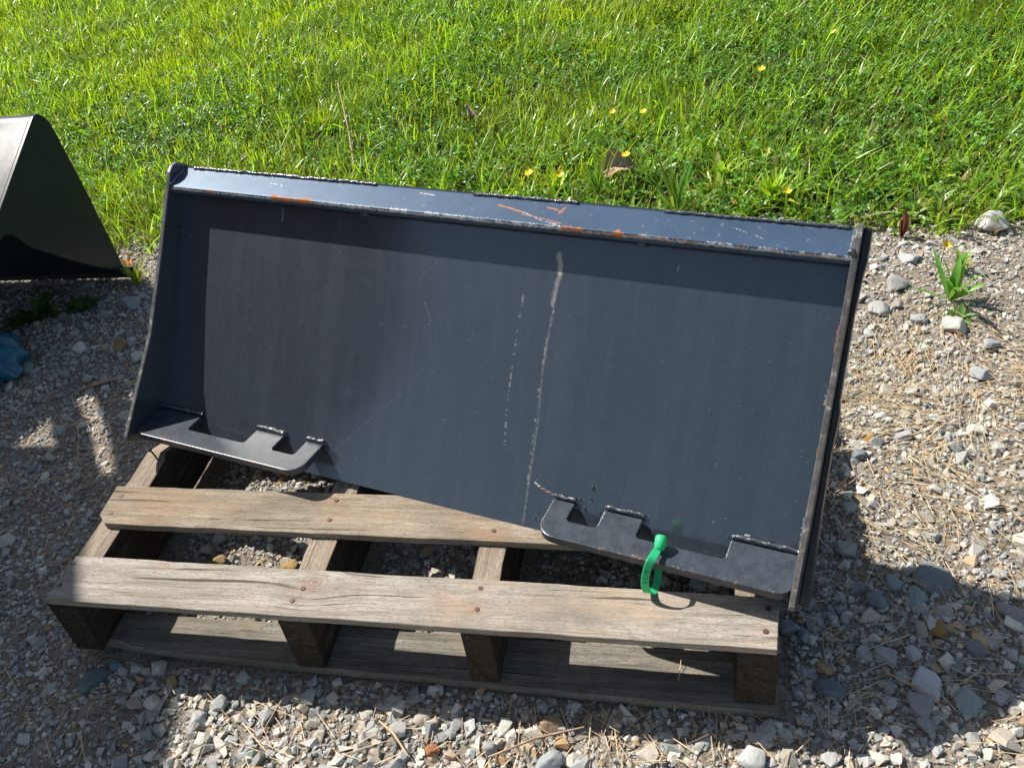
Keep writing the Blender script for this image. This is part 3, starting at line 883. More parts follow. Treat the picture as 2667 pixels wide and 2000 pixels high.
def bracket(mirror):
    oa, ob, oc, od, oe = 0.0876, 0.2063, 0.2612, 0.3049, 0.3371
    w0 = 0.005; wn_ = 0.5386 * ln_; r = 0.026; q = 0.018; c_ = .004
    P = [(0.0, w0), (oa, w0), (oa, wn_ - c_), (oa + c_, wn_), (ob - c_, wn_), (ob, wn_ - c_), (ob, w0), (oc, w0), (oc, wn_ - c_), (oc + c_, wn_), (od - c_, wn_), (od, wn_ - c_), (od, w0), (oe, w0)]
    P += [(oe, ln_ - r)] + arc((oe - r, ln_ - r), r, 0, 90)[1:] + [(q, ln_)] + arc((q, ln_ - q), q, 90, 180)[1:]
    pts = []
    for a, w_ in P:
        x_ = W - a if mirror else a
        pts.append(Vector((x_, vb, 0)) + bd * w_)
    me = bm_mesh('bracket', prism(pts, -bn * 0.012))
    # dense enough for wear attributes: use noise on vertices through the shader only
    n_ = len(me.vertices)
    o = link('bracket', me, PAINT_BR, plate); bevel(o, 0.0014, 2)
    # weld beads where the three tabs meet the sheet
    for a, b_ in ((0.0, oa), (ob, oc), (od, oe)):
        bm = bmesh.new(); k = max(6, int((b_ - a) / 0.004)); path = []; rad = []
        for i in range(k + 1):
            t = a + (b_ - a) * i / k; x_ = W - t if mirror else t
            path.append(Vector((x_, vb + 0.002 + random.gauss(0, .0006), 0.0025 + random.gauss(0, .0005)))); rad.append(0.0030 * random.uniform(0.72, 1.2))
        tube(path, rad, 8, bm); link('weld_bead', bm_mesh('weld_bead', bm), WELD, plate, True)
    # short gusset under the inner end
    return o


PAINT_BR, nt, b = mat('bracket_paint')
v = coords(nt); n1 = noise(nt, v, 55, 5, 0.7); n2 = noise(nt, v, 700, 2, 0.7); n3 = noise(nt, v, 150, 3, 0.65)
c = ramp(nt, n1, [(0.3, (0.025, 0.033, 0.044)), (0.7, (0.058, 0.068, 0.084))])
c = mixc(nt, ramp(nt, n2, [(0.68, 0.0), (0.74, 0.7)]), c, (0.5, 0.5, 0.5))
sx = N(nt, 'ShaderNodeSeparateXYZ'); L(nt, v, sx.inputs[0])
fr = ramp(nt, sx.outputs[2], [(0.0575, 0.0), (0.0635, 1.0)])
c = mixc(nt, math_(nt, 'MULTIPLY', fr, ramp(nt, n3, [(0.58, 0.0), (0.66, 0.45)])), c, (0.26, 0.235, 0.21))
c = mixc(nt, math_(nt, 'MULTIPLY', fr, ramp(nt, n1, [(0.60, 0.0), (0.66, 1.0)])), c, (0.42, 0.15, 0.04))
L(nt, c, b.inputs['Base Color']); b.inputs['Roughness'].default_value = 0.33
bump(nt, b, n3, 0.15, 0.0008)
bracket(False); bracket(True)

# stitch welds along the lip, end welds, spatter
def bead(p0, p1, r_, name='weld_bead'):
    p0 = Vector(p0); p1 = Vector(p1); k = max(4, int((p1 - p0).length / 0.004)); bm = bmesh.new()
    path = [p0.lerp(p1, i / k) + Vector((0, random.gauss(0, .0005), random.gauss(0, .0004))) for i in range(k + 1)]
    tube(path, [r_ * random.uniform(0.75, 1.2) for _ in path], 8, bm); link(name, bm_mesh(name, bm), WELD, plate, True)
for a, b_ in ((0.02, 0.355), (0.508, 0.66), (0.775, 0.99)):
    bead((a * W, H - 0.002, 0.002), (b_ * W, H - 0.001, 0.0015), 0.0027)
bead((W - 0.001, H - 0.004, 0.008), (W - 0.001, vl + 0.004, nl + 0.004), 0.0042)
bead((0.001, H - 0.006, 0.004), (0.001, vl + 0.004, nl + 0.000), 0.003)
for a in (0.34, 0.748):      # small stubs under the lip
    bm = prism([(a * W, vl - 0.002, 0.0), (a * W + .012, vl - 0.002, 0.0), (a * W + .012, vl - .012, 0.0), (a * W, vl - .012, 0.0)], (0, 0, 0.014))
    bevel(link('weld_stub', bm_mesh('weld_stub', bm), WELD, plate), 0.002, 2)
bm = bmesh.new()
SP = [(1545, 1267), (1540, 1298), (1512, 1300), (1523, 1324), (1562, 1334), (1896, 1398), (2070, 1418), (2010, 1409), (1394, 1350), (1402, 1333), (1668, 1335), (1544, 1272), (1926, 1398)]
for (a, b_) in SP:
    q = plate_uv(a, b_); r_ = random.uniform(0.0009, 0.0017)
    bmesh.ops.create_icosphere(bm, subdivisions=2, radius=r_, matrix=Matrix.Translation((q[0], q[1], r_ * 0.8)))
props(link('weld_spatter', bm_mesh('weld_spatter', bm), DARK, plate, True), kind='stuff')
# rear gussets that hold the lean (behind the sheet)
for u0 in (0.25, 0.80):
    pts = [(u0, 0.0, -0.008), (u0, 0.40, -0.008), (u0, 0.30, -0.07), (u0, 0.20, -0.285), (u0, 0.165, -0.29), (u0, 0.0, -0.06)]
    bevel(link('rear_gusset', bm_mesh('rear_gusset', prism(pts, (0.01, 0, 0))), PAINT, plate), 0.001)

# ------------------------------------------------------------------ wooden pallet
zt, zd, zc = 0.1337, 0.1229, 0.0108          # top of deck, top of stringers, top of bottom boards
pal = empty('wooden_pallet', (0.40, 0.5, 0.0), 'weathered grey-brown wooden pallet under the steel plate', 'pallet')
def pchild(name, me, m_, smooth=False):
    o = link(name, me, m_, pal, smooth); o.matrix_parent_inverse = Matrix.Translation((-0.40, -0.5, 0)); return o
def kn(px, py, r_): p = at(px, py, zt); return (p.x, p.y, r_)
WOOD_A = wood_mat('weathered_pine', (0.46, 0.42, 0.37), (0.32, 0.28, 0.235), (0.12, 0.10, 0.08),
                  [kn(820, 1515, 0.021), kn(1232, 1588, 0.010)], stains=[kn(430, 1470, 0.012), kn(1160, 1560, 0.016), kn(1252, 1532, 0.013), kn(1243, 1587, 0.012), kn(1994, 1644, 0.014), kn(789, 1532, 0.012), kn(761, 1564, 0.012)])
WOOD_B = wood_mat('weathered_pine_brown', (0.38, 0.32, 0.245), (0.26, 0.21, 0.155), (0.11, 0.085, 0.06), [], stains=[kn(430, 1330, 0.03), kn(1290, 1390, 0.018), kn(876, 1303, 0.012), kn(858, 1354, 0.012), kn(316, 1291, 0.01), kn(289, 1336, 0.01)])
WOOD_C = wood_mat('dusty_bottom_board', (0.29, 0.27, 0.23), (0.165, 0.15, 0.125), (0.075, 0.065, 0.055))
WOOD_S = wood_mat('stringer_wood', (0.075, 0.058, 0.045), (0.038, 0.029, 0.023), (0.013, 0.010, 0.008))  # dark brown sides, with the shade under the deck put into the colour
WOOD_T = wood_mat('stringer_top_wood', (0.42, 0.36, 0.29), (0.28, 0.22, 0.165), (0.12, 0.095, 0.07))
# stringers run front to back: rotate the grain
for m_ in (WOOD_S, WOOD_T):
    nt = m_.node_tree
    tc = [q for q in nt.nodes if q.type == 'TEX_COORD'][0]
    mp = N(nt, 'ShaderNodeMapping'); mp.inputs['Rotation'].default_value = (0, 0, math.radians(90))
    tg = [l.to_socket for l in tc.outputs['Object'].links]
    for s2 in tg: L(nt, mp.outputs[0], s2)
    L(nt, tc.outputs['Object'], mp.inputs[0])


def board(fl, fr, br, bl, z1, th, seed, seg=70, rough=0.0012, chip=None, corner=0.0):
    """board from its four top corners; long edges slightly ragged"""
    r = np.random.default_rng(seed); bm = bmesh.new(); rows = []
    for i in range(seg + 1):
        t = i / seg
        f = np.array(fl[:2]) * (1 - t) + np.array(fr[:2]) * t; bk = np.array(bl[:2]) * (1 - t) + np.array(br[:2]) * t
        yo = rough * (fbm(np.array([t * 25.0]), np.array([seed * 3.1]), seed, 3)[0] - .5) * 2
        yb = rough * (fbm(np.array([t * 25.0]), np.array([seed * 5.7]), seed + 4, 3)[0] - .5) * 2
        zz = z1 + 0.0003 * math.sin(t * 7 + seed)
        f = f + np.array([0, yo]); bk = bk + np.array([0, yb])
        low = 0.0; cut = chip(t) if chip else 0.0
        if corner and t < corner: f = f + (bk - f) * 0.22 * (1 - t / corner)
        if i in (0, seg): f = f + np.array([r.normal(0, .0015), 0]); bk = bk + np.array([r.normal(0, .0015), 0])
        f = f + np.array([0, cut])
        row = [(f[0], f[1], zz), (bk[0], bk[1], zz), (bk[0], bk[1], zz - th), (f[0], f[1] - cut * 0.35, zz - th)]
        rows.append([bm.verts.new(p) for p in row])
    for i in range(seg):
        for k in range(4): bm.faces.new((rows[i][k], rows[i][(k + 1) % 4], rows[i + 1][(k + 1) % 4], rows[i + 1][k]))
    bm.faces.new(rows[0][::-1]); bm.faces.new(rows[-1])
    return bm_mesh('deck_board', bm)


A = (at(109.9, 1559.3, zt), at(2023.5, 1692, zt), at(2031.8, 1556, zt), at(204.3, 1446.3, zt))
o = pchild('deck_board', board(*A, zt, 0.0115, 3, rough=0.0013), WOOD_A); o['label'] = 'pale front deck board with a large knot'; bevel(o, 0.0012)
xe = A[1].x
B0 = at(250, 1362, zt); B1 = at(308.5, 1264.7, zt); bf = at(1463, 1417, zt); bb = at(1000, 1288, zt)
def ext(p, q, x_): t = (x_ - p.x) / (q.x - p.x); return p.lerp(q, t)
Bq = (B0, ext(B0, bf, xe), ext(B1, bb, xe + .004), B1)
o = pchild('deck_board', board(*Bq, zt, 0.0125, 8, rough=0.0014, corner=0.013), WOOD_B); o['label'] = 'brown second deck board passing under the plate'; bevel(o, 0.0012)
XR = 0.975
for k, yy in enumerate((0.335, 0.44, 0.55, 0.68, 0.82, 0.235)):
    xl_ = 0.60 if k in (0, 5) else -0.10  # short hidden boards added to fill the shade strip beside the plate
    q = (Vector((xl_, yy, 0)), Vector((XR, yy - .01, 0)), Vector((XR, yy + .088, 0)), Vector((xl_, yy + .098, 0)))
    bevel(pchild('deck_board', board(*q, zt, 0.0115, 20 + k), WOOD_B), 0.0012)
# bottom board in front, its left end chipped
cf0 = at(260, 1690, 0.0); cf1 = at(2028, 1868, 0.0)
cf0 = Vector((-0.075, cf0.y, 0))
cb0 = at(461, 1604, zc); cb1 = at(1495.8, 1672, zc); cb = ext(cb0, cb1, cf1.x); cb0 = ext(cb0, cb1, -0.075)
def chip(t): return 0.012 * max(0, 1 - t / 0.13) + (0.004 * math.sin(t * 60) * max(0, 1 - t / 0.16))
o = pchild('bottom_board', board(cf0, cf1, cb, cb0, zc, 0.0165, 5, 90, 0.0016, chip), WOOD_C); bevel(o, 0.001)
for k, yy in enumerate((0.46, 0.82)):
    q = (Vector((-0.10, yy, 0)), Vector((0.93, yy, 0)), Vector((0.93, yy + .085, 0)), Vector((-0.10, yy + .085, 0)))
    bevel(pchild('bottom_board', board(*q, zc, 0.012, 40 + k), WOOD_C), 0.001)


def stringer(x0, w_, y0, y1, seed, broken=False):
    seg = 40; bm = bmesh.new(); rows = []; r = random.Random(seed)
    for i in range(seg + 1):
        t = i / seg; y_ = y0 + (y1 - y0) * t
        a = r.gauss(0, .0006); xl, xr, zz = x0 + a, x0 + w_ + r.gauss(0, .0006), zd + r.gauss(0, .0004)
        if broken and y_ > 0.335: zz = zd - 0.004 - min(0.02, (y_ - 0.335) * 0.4)
        if broken and y_ > 0.31: xr -= 0.010
        rows.append([bm.verts.new(p) for p in ((xl, y_, zz), (xl, y_, zc), (xr, y_, zc), (xr, y_, zz))])
    for i in range(seg):
        for k in range(4): bm.faces.new((rows[i][k], rows[i + 1][k], rows[i + 1][(k + 1) % 4], rows[i][(k + 1) % 4]))
    bm.faces.new(rows[0]); bm.faces.new(rows[-1][::-1])
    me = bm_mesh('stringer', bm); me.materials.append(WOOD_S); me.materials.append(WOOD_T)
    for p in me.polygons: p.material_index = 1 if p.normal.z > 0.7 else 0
    return me


yf = lambda x_: A[0].y + (A[1].y - A[0].y) * (x_ - A[0].x) / (A[1].x - A[0].x) + 0.0015
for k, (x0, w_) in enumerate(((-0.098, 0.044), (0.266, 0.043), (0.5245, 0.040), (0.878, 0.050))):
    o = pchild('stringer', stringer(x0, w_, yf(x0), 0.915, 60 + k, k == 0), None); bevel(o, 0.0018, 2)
# nails
RUSTY, nt, b = mat('rusty_nail')
v = coords(nt); L(nt, ramp(nt, noise(nt, v, 400, 3), [(0.3, (0.03, 0.016, 0.011)), (0.7, (0.14, 0.065, 0.04))]), b.inputs['Base Color']); b.inputs['Roughness'].default_value = 0.6
def nail(px, py, rise=0.0010, r_=0.0036, tilt=0.0):
    p = at(px, py, zt); bm = bmesh.new()
    tube([(p.x, p.y, zt - 0.001), (p.x + tilt, p.y, zt + rise)], [r_, r_ * 0.96], 14, bm)
    pchild('nail', bm_mesh('nail', bm), RUSTY)
for q in ((191, 1467), (156, 1523), (789, 1532), (761, 1564), (1252, 1532), (1243, 1587), (1994, 1644), (2001, 1585), (316, 1291), (289, 1336), (876, 1303), (858, 1354), (1286, 1382)):
    nail(*q)
p = at(411, 1196, zd)
bm = tube([p + Vector((0, 0, -0.004)), p + Vector((-0.002, .0, 0.008)), p + Vector((-0.007, .002, 0.018))], 0.0016, 8)
tube([p + Vector((-0.007, .002, 0.018)), p + Vector((-0.008, .002, 0.0195))], 0.004, 10, bm)
o = pchild('nail', bm_mesh('nail', bm), RUSTY); o['label'] = 'bent rusty nail standing out of the left stringer'

# ------------------------------------------------------------------ green numbered seal looped through the right bracket
GREEN, nt, b = mat('green_plastic'); b.inputs['Base Color'].default_value = (0.045, 0.62, 0.27, 1); b.inputs['Roughness'].default_value = 0.38
b.inputs['Subsurface Weight'].default_value = 0.0
tr = N(nt, 'ShaderNodeBsdfTranslucent'); tr.inputs['Color'].default_value = (0.05, 0.75, 0.30, 1)
mx = N(nt, 'ShaderNodeMixShader'); mx.inputs[0].default_value = 0.3; out = [q for q in nt.nodes if q.type == 'OUTPUT_MATERIAL'][0]
L(nt, b.outputs[0], mx.inputs[1]); L(nt, tr.outputs[0], mx.inputs[2]); L(nt, mx.outputs[0], out.inputs[0])
INK, nt, b = mat('seal_ink'); b.inputs['Base Color'].default_value = (0.01, 0.14, 0.06, 1)


def ray_at(px, py, P0, Nn):
    d = R.transposed() @ Vector(((px - 1333.5) / FOC, (py - 1000.0) / FOC, 1.0))
    return CAM + d * ((P0 - CAM).dot(Nn) / d.dot(Nn))
# the loop lies in a plane across the bracket edge
u_s = plate_uv(1712, 1424)[0]
w2 = lambda a, b_, c_: PO + PU * a + PV * b_ + PN * c_
ed = w2(0.763, vf, nf)                           # point on the bracket's front edge
side = Vector((0.80, -0.42, 0.30)).normalized()  # width direction of the strap
pn = (PU * 0.86 + Vector((0, -0.5, 0))).normalized()
vc = (PO + PU * 0.763 + PV * vb)                    # a point of the bracket's upper face
BNW = (PU * bn.x + PV * bn.y + PN * bn.z)
if BNW.dot(CAM - vc) < 0: BNW = -BNW
def on_bracket(px, py, lift):
    d = R.transposed() @ Vector(((px - 1333.5) / FOC, (py - 1000.0) / FOC, 1.0)); d.normalize()
    return CAM + d * (((vc + BNW * lift) - CAM).dot(BNW) / d.dot(BNW))
def along(px, py, dist):
    d = R.transposed() @ Vector(((px - 1333.5) / FOC, (py - 1000.0) / FOC, 1.0)); d.normalize()
    return CAM + d * dist
pts3 = [on_bracket(1718, 1424, 0.010), on_bracket(1708, 1438, 0.011), on_bracket(1697, 1456, 0.012)]
pE = pts3[-1]; dE = (pE - CAM).length
for (a, b_), dd in zip(((1687, 1478), (1681, 1502), (1680, 1525), (1688, 1542)), (0.000, 0.006, 0.016, 0.028)): pts3.append(along(a, b_, dE + dd))
for (a, b_), dd in zip(((1702, 1540), (1711, 1518), (1714, 1494), (1716, 1468), (1718, 1444)), (0.042, 0.054, 0.060, 0.062, 0.060)): pts3.append(along(a, b_, dE + dd))
def smooth_path(P, k=5):
    out_ = []
    for i in range(len(P) - 1):
        p0, p1, p2, p3 = P[max(i - 1, 0)], P[i], P[i + 1], P[min(i + 2, len(P) - 1)]
        for j in range(k):
            t = j / k; out_.append(0.5 * ((2 * p1) + (-p0 + p2) * t + (2 * p0 - 5 * p1 + 4 * p2 - p3) * t * t + (-p0 + 3 * p1 - 3 * p2 + p3) * t ** 3))
    out_.append(P[-1]); return out_
path = smooth_path(pts3)
seal = empty('security_seal', ed, 'bright green numbered plastic seal looped through the right bracket', 'security seal')
rgt = Vector(R[0])
sd = (rgt * 0.93 + Vector(R[1]) * 0.2 + Vector(R[2]) * 0.12).normalized()
bm = bmesh.new(); rings = []
for i, p in enumerate(path):
    t = (path[min(i + 1, len(path) - 1)] - path[max(i - 1, 0)]).normalized()
    s2 = (sd - t * sd.dot(t)).normalized(); nn = t.cross(s2).normalized(); hw = 0.0052
    if i < 5: hw *= 0.75 + 0.05 * i
    rings.append([bm.verts.new(p + s2 * hw + nn * .0007), bm.verts.new(p - s2 * hw + nn * .0007), bm.verts.new(p - s2 * hw - nn * .0007), bm.verts.new(p + s2 * hw - nn * .0007)])
for i in range(len(rings) - 1):
    for k in range(4): bm.faces.new((rings[i][k], rings[i][(k + 1) % 4], rings[i + 1][(k + 1) % 4], rings[i + 1][k]))
bm.faces.new(rings[0][::-1]); bm.faces.new(rings[-1])
def schild(name, me, m_, sm=False):
    o = link(name, me, m_, seal, sm); o.matrix_parent_inverse = Matrix.Translation(-ed); return o
bevel(schild('strap', bm_mesh('strap', bm), GREEN), 0.0003, 1)
h0 = path[0]; ax = (path[0] - path[4]).normalized()
hd = (Vector(R[2]) * 0.35 - Vector(R[1]) * 0.8 + rgt * 0.22).normalized()
hp = [h0 - hd * 0.004, h0 - hd * 0.002, h0 + hd * 0.006, h0 + hd * 0.012, h0 + hd * 0.0145, h0 + hd * 0.0155]
bm = tube(hp, [0.0048, 0.0066, 0.0078, 0.0078, 0.0066, 0.003], 20)
schild('seal_head', bm_mesh('seal_head', bm), GREEN, True)
# printed number, read along the strap
cu = bpy.data.curves.new('number', 'FONT'); cu.body = '8111'; cu.size = 0.0088; cu.align_x = 'CENTER'; cu.align_y = 'CENTER'; cu.extrude = 0.0001; cu.space_character = 1.25
tmp = bpy.data.objects.new('number', cu); COL.objects.link(tmp)
dg = bpy.context.evaluated_depsgraph_get(); tme = bpy.data.meshes.new_from_object(tmp.evaluated_get(dg)); bpy.data.objects.remove(tmp)
i0 = 20; pc = path[i0]; t = (path[i0 + 2] - path[i0 - 2]).normalized(); s2 = (sd - t * sd.dot(t)).normalized(); nn = t.cross(s2).normalized()
if nn.dot(CAM - pc) < 0: nn = -nn
yv = nn.cross(t).normalized()
Mx = Matrix((t, yv, nn)).transposed().to_4x4(); Mx.translation = pc + nn * 0.0010
tme.transform(Mx); tme.materials.clear()
schild('printed_number', tme, INK)

# ------------------------------------------------------------------ neighbouring bucket standing on its cutting edge (left)
bx0 = -0.605; bl = 0.80
bucket = empty('loader_bucket', (bx0, 1.1, 0.0), 'glossy black loader bucket standing on its edge at the left frame border', 'loader bucket')
def bchild(name, me, m_, sm=False):
    o = link(name, me, m_, bucket, sm); o.matrix_parent_inverse = Matrix.Translation((-bx0, -1.1, 0)); return o
sheet = [(1.092, 0.026), (1.086, 0.254), (1.075, 0.395), (1.070, 0.425), (1.060, 0.450), (1.048, 0.464), (1.030, 0.463), (0.990, 0.4415), (0.811, 0.346), (0.74, 0.309)]
def sheet_mesh(x0, x1, th=0.007):
    bm = bmesh.new(); nS = 24; out_ = []
    pts = [Vector((0, a, b_)) for a, b_ in sheet]
    dense = smooth_path(pts, 4)
    inn = []
    for i, p in enumerate(dense):
        t = (dense[min(i + 1, len(dense) - 1)] - dense[max(i - 1, 0)]).normalized(); nrm_ = Vector((0, -t.z, t.y)); inn.append(p + nrm_ * th)
    rows = []
    for k in range(nS + 1):
        x_ = x0 + (x1 - x0) * k / nS
        rows.append(([bm.verts.new((x_, p.y, p.z)) for p in dense], [bm.verts.new((x_, p.y, p.z)) for p in inn]))
    nD = len(dense)
    for k in range(nS):
        for i in range(nD - 1):
            bm.faces.new((rows[k][0][i], rows[k + 1][0][i], rows[k + 1][0][i + 1], rows[k][0][i + 1]))
            bm.faces.new((rows[k][1][i], rows[k][1][i + 1], rows[k + 1][1][i + 1], rows[k + 1][1][i]))
        for i in (0, nD - 1):
            bm.faces.new((rows[k][0][i], rows[k][1][i], rows[k + 1][1][i], rows[k + 1][0][i]))
    for k in (0, nS):
        for i in range(nD - 1): bm.faces.new((rows[k][0][i], rows[k][0][i + 1], rows[k][1][i + 1], rows[k][1][i]))
    return bm_mesh('shell', bm)
bchild('shell', sheet_mesh(bx0 - bl, bx0 - 0.0095), PAINT_NB, True)
sp = [(1.115, 0.006), (1.101, 0.034), (1.098, 0.10), (1.091, 0.254), (1.079, 0.40), (1.075, 0.432), (1.064, 0.4525), (1.049, 0.4655), (1.033, 0.4645), (0.811, 0.3465), (0.735, 0.308), (0.735, 0.296), (0.795, 0.300),
      (0.816, 0.290), (0.828, 0.268), (0.846, 0.240), (0.870, 0.218), (0.934, 0.156), (1.010, 0.091), (1.07, 0.045), (1.085, 0.018)]
for xx in (bx0, bx0 - bl):
    bevel(bchild('side_wall', bm_mesh('side_wall', prism([(xx - 0.009, a, b_) for a, b_ in sp], (0.009, 0, 0))), PAINT_NB), 0.0015, 2)
bm = prism([(bx0 - bl, 1.110, 0.004), (bx0 - bl, 1.110, 0.036), (bx0 - bl, 1.094, 0.040), (bx0 - bl, 1.090, 0.010)], (bl + 0.03, 0, 0))
bevel(bchild('cutting_edge', bm_mesh('cutting_edge', bm), DARK), 0.002)

# ------------------------------------------------------------------ brown hopper added unseen past the left edge, standing in for an unknown shade caster
BROWN, nt, b = mat('brown_paint')
v = coords(nt); nz = noise(nt, v, 3, 5, 0.65)
L(nt, ramp(nt, nz, [(0.3, (0.10, 0.052, 0.042)), (0.7, (0.15, 0.085, 0.065))]), b.inputs['Base Color']); b.inputs['Roughness'].default_value = 0.55
occ = empty('steel_occluder', (-1.75, 0.0, 0.0), 'tall brown steel hopper added out of view at left, standing in for an unknown shade caster', 'occluder')
def hchild(name, me): o = link(name, me, BROWN, occ); o.matrix_parent_inverse = Matrix.Translation((1.75, 0, 0)); return o
outl = [(-1.15, 0.12), (1.18, 0.12), (1.28, 0.60), (1.25, 0.95), (1.20, 1.10), (1.12, 1.17), (1.10, 1.42), (1.02, 1.56), (0.90, 1.66), (0.80, 1.72), (0.70, 1.775), (0.60, 1.88), (0.50, 1.93), (0.2, 1.98), (-0.95, 2.0),
        (-1.05, 1.78), (-1.20, 1.72), (-1.25, 1.55), (-1.28, 1.28), (-1.20, 1.08), (-1.14, 0.85)]  # outline shaped to set the shade edge and the brown reflection
slit = [(1.070, 1.19), (1.045, 1.195), (0.985, 1.30), (0.905, 1.425), (0.925, 1.445), (1.005, 1.345), (1.075, 1.235)]
tri_ = [(0.972, 1.165), (0.872, 1.118), (0.888, 1.155), (0.918, 1.238), (0.94, 1.20)]  # cut-outs shaped to let small sun patches onto the gravel
bm = bmesh.new(); es = []
for loop in (outl, slit, tri_):
    vs = [bm.verts.new((-1.45, a, b_)) for a, b_ in loop]
    es += [bm.edges.new((vs[i], vs[(i + 1) % len(vs)])) for i in range(len(vs))]
bmesh.ops.triangle_fill(bm, edges=es, use_beauty=True)
r_ = bmesh.ops.extrude_face_region(bm, geom=list(bm.faces))
bmesh.ops.translate(bm, vec=(-0.003, 0, 0), verts=[q for q in r_['geom'] if isinstance(q, bmesh.types.BMVert)])
hchild('side_panel', bm_mesh('side_panel', bm))
for (y0, y1, z0, z1) in ((-1.15, 1.17, 0.12, 0.17), (-0.95, -0.90, 0.17, 1.95), (0.0, 0.05, 0.17, 1.95)):
    hchild('rib', bm_mesh('rib', prism([(-1.453, y0, z0), (-1.453, y1, z0), (-1.453, y1, z1), (-1.453, y0, z1)], (-0.05, 0, 0))))
hchild('back_panel', bm_mesh('back_panel', prism([(-1.9, -1.1, 0.12), (-1.9, 0.5, 0.12), (-1.9, 0.3, 1.7), (-1.9, -1.0, 1.7)], (-0.01, 0, 0))))
hchild('floor_panel', bm_mesh('floor_panel', prism([(-1.453, -1.1, 0.12), (-1.9, -1.1, 0.12), (-1.9, 0.5, 0.12), (-1.453, 1.1, 0.12)], (0, 0, 0.01))))
for (a, b_) in ((-1.5, -1.0), (-1.5, 0.9), (-1.85, -1.0), (-1.85, 0.4)):
    hchild('leg', bm_mesh('leg', prism([(a, b_, -0.01), (a + .05, b_, -0.01), (a + .05, b_ + .05, -0.01), (a, b_ + .05, -0.01)], (0, 0, 0.135))))

# ------------------------------------------------------------------ blue tarp bundle at the left
TARP, nt, b = mat('blue_tarp')
v = coords(nt); w1 = N(nt, 'ShaderNodeTexWave'); w1.inputs['Scale'].default_value = 14; w1.inputs['Distortion'].default_value = 3.5; L(nt, coords(nt, (0.7, 1.3, 1)), w1.inputs[0])
L(nt, ramp(nt, noise(nt, v, 40, 4), [(0.3, (0.012, 0.085, 0.15)), (0.7, (0.02, 0.14, 0.22))]), b.inputs['Base Color']); b.inputs['Roughness'].default_value = 0.4
bump(nt, b, w1.outputs['Fac'], 0.4, 0.004)
c0 = at(-62, 950, 0.02); bm = bmesh.new()
bmesh.ops.create_icosphere(bm, subdivisions=5, radius=1.0)
for q in bm.verts:
    p = q.co.copy(); a = math.atan2(p.y, p.x)
    fold = 1 + 0.07 * math.sin(a * 9 + p.z * 4) + 0.04 * math.sin(a * 17 + 2 * p.z) + 0.05 * (float(fbm(p.x * 3 + 5, p.y * 3 + p.z * 2, 7)) - .5)
    q.co = Vector((p.x * 0.135 * fold, p.y * 0.10 * fold, p.z * 0.055 * (1.2 if p.z > 0 else 0.35) * fold))
o = link('tarp_bundle', bm_mesh('tarp_bundle', bm), TARP, None, True)
o.location = (c0.x, c0.y, 0.018); o.rotation_euler = (0, 0, math.radians(-25))
props(o, 'crumpled blue plastic tarp on the gravel at the left frame edge', 'tarp')

# ------------------------------------------------------------------ plants one can pick out
def plant_mat(name, c1, c2, trans=0.3):
    m = leaf_mat(name, 0.4, trans); return m
GREENL = leaf_mat('weed_leaf', 0.4, 0.35)


def colored(me, c_, jit=0.1):
    a = me.color_attributes.new('col', 'FLOAT_COLOR', 'POINT'); cc = np.ones((len(me.vertices), 4), np.float32)
    cc[:, :3] = np.array(c_) * RNG.uniform(1 - jit, 1 + jit, (len(me.vertices), 1)); a.data.foreach_set('color', cc.ravel()); return me


def leaf_mesh(length, width, curl=0.5, col_=(0.12, 0.26, 0.04), lobes=0, seed=0):
    """a lance or lobed leaf growing along +X from the origin, folded along its midrib"""
    r = random.Random(seed); seg = 12; V, Fq = [], []
    for i in range(seg + 1):
        t = i / seg; w_ = width * math.sin(math.pi * min(1, t * 0.92 + 0.06)) ** 0.8 * 0.5
        if lobes: w_ *= 0.72 + 0.35 * math.cos(t * lobes * 2 * math.pi)
        x_ = length * t; z_ = length * (math.sin(t * curl * 2.2) * 0.35 - 0.25 * curl * t * t)
        V += [(x_, -w_, z_ + w_ * 0.35), (x_, 0, z_), (x_, w_, z_ + w_ * 0.35)]
    for i in range(seg):
        b0 = 3 * i; Fq += [(b0, b0 + 1, b0 + 4, b0 + 3), (b0 + 1, b0 + 2, b0 + 5, b0 + 4)]
    return colored(mesh_np('leaf', np.array(V), np.array(Fq)), col_)


def weed(name, pos, label, leaves, n_, ln_r, wd_r, col_, el=(0.2, 0.9), lobes=0, seed=0):
    t = empty(name, pos, label, 'weed'); r = random.Random(seed)
    for k in range(n_):
        me = leaf_mesh(r.uniform(*ln_r), r.uniform(*wd_r), r.uniform(0.2, 0.8), tuple(c * r.uniform(0.75, 1.25) for c in col_), lobes, seed + k)
        o = link('leaf', me, GREENL, t, True); o.rotation_euler = (r.gauss(0, .2), -r.uniform(*el), 6.283 * k / n_ + r.gauss(0, .35))
    return t


def gp(px, py, dz=0.0):
    p = at(px, py, 0.01); return Vector((p.x, p.y, float(gz(p.x, p.y)) + dz))
wd = weed('broadleaf_weed', gp(2475, 770), 'broad-leaved green weed growing in the gravel at right', 11, 12, (0.06, 0.125), (0.009, 0.019), (0.15, 0.30, 0.06), (0.25, 1.0), seed=3)
weed('ground_weed', gp(2500, 815), 'low green weed with small leaves in front of the broad-leaved weed', 10, 13, (0.02, 0.045), (0.007, 0.014), (0.12, 0.26, 0.05), (0.1, 0.7), seed=9)
weed('feathery_weed', gp(2500, 690), 'feathery yellow-green weed behind the broad-leaved weed', 10, 22, (0.03, 0.06), (0.006, 0.012), (0.22, 0.36, 0.05), (0.3, 1.3), 3, seed=14)
weed('red_weed', gp(2350, 600), 'dark red pointed weed at the lawn edge', 5, 6, (0.04, 0.07), (0.010, 0.016), (0.16, 0.05, 0.05), (0.9, 1.4), seed=21)
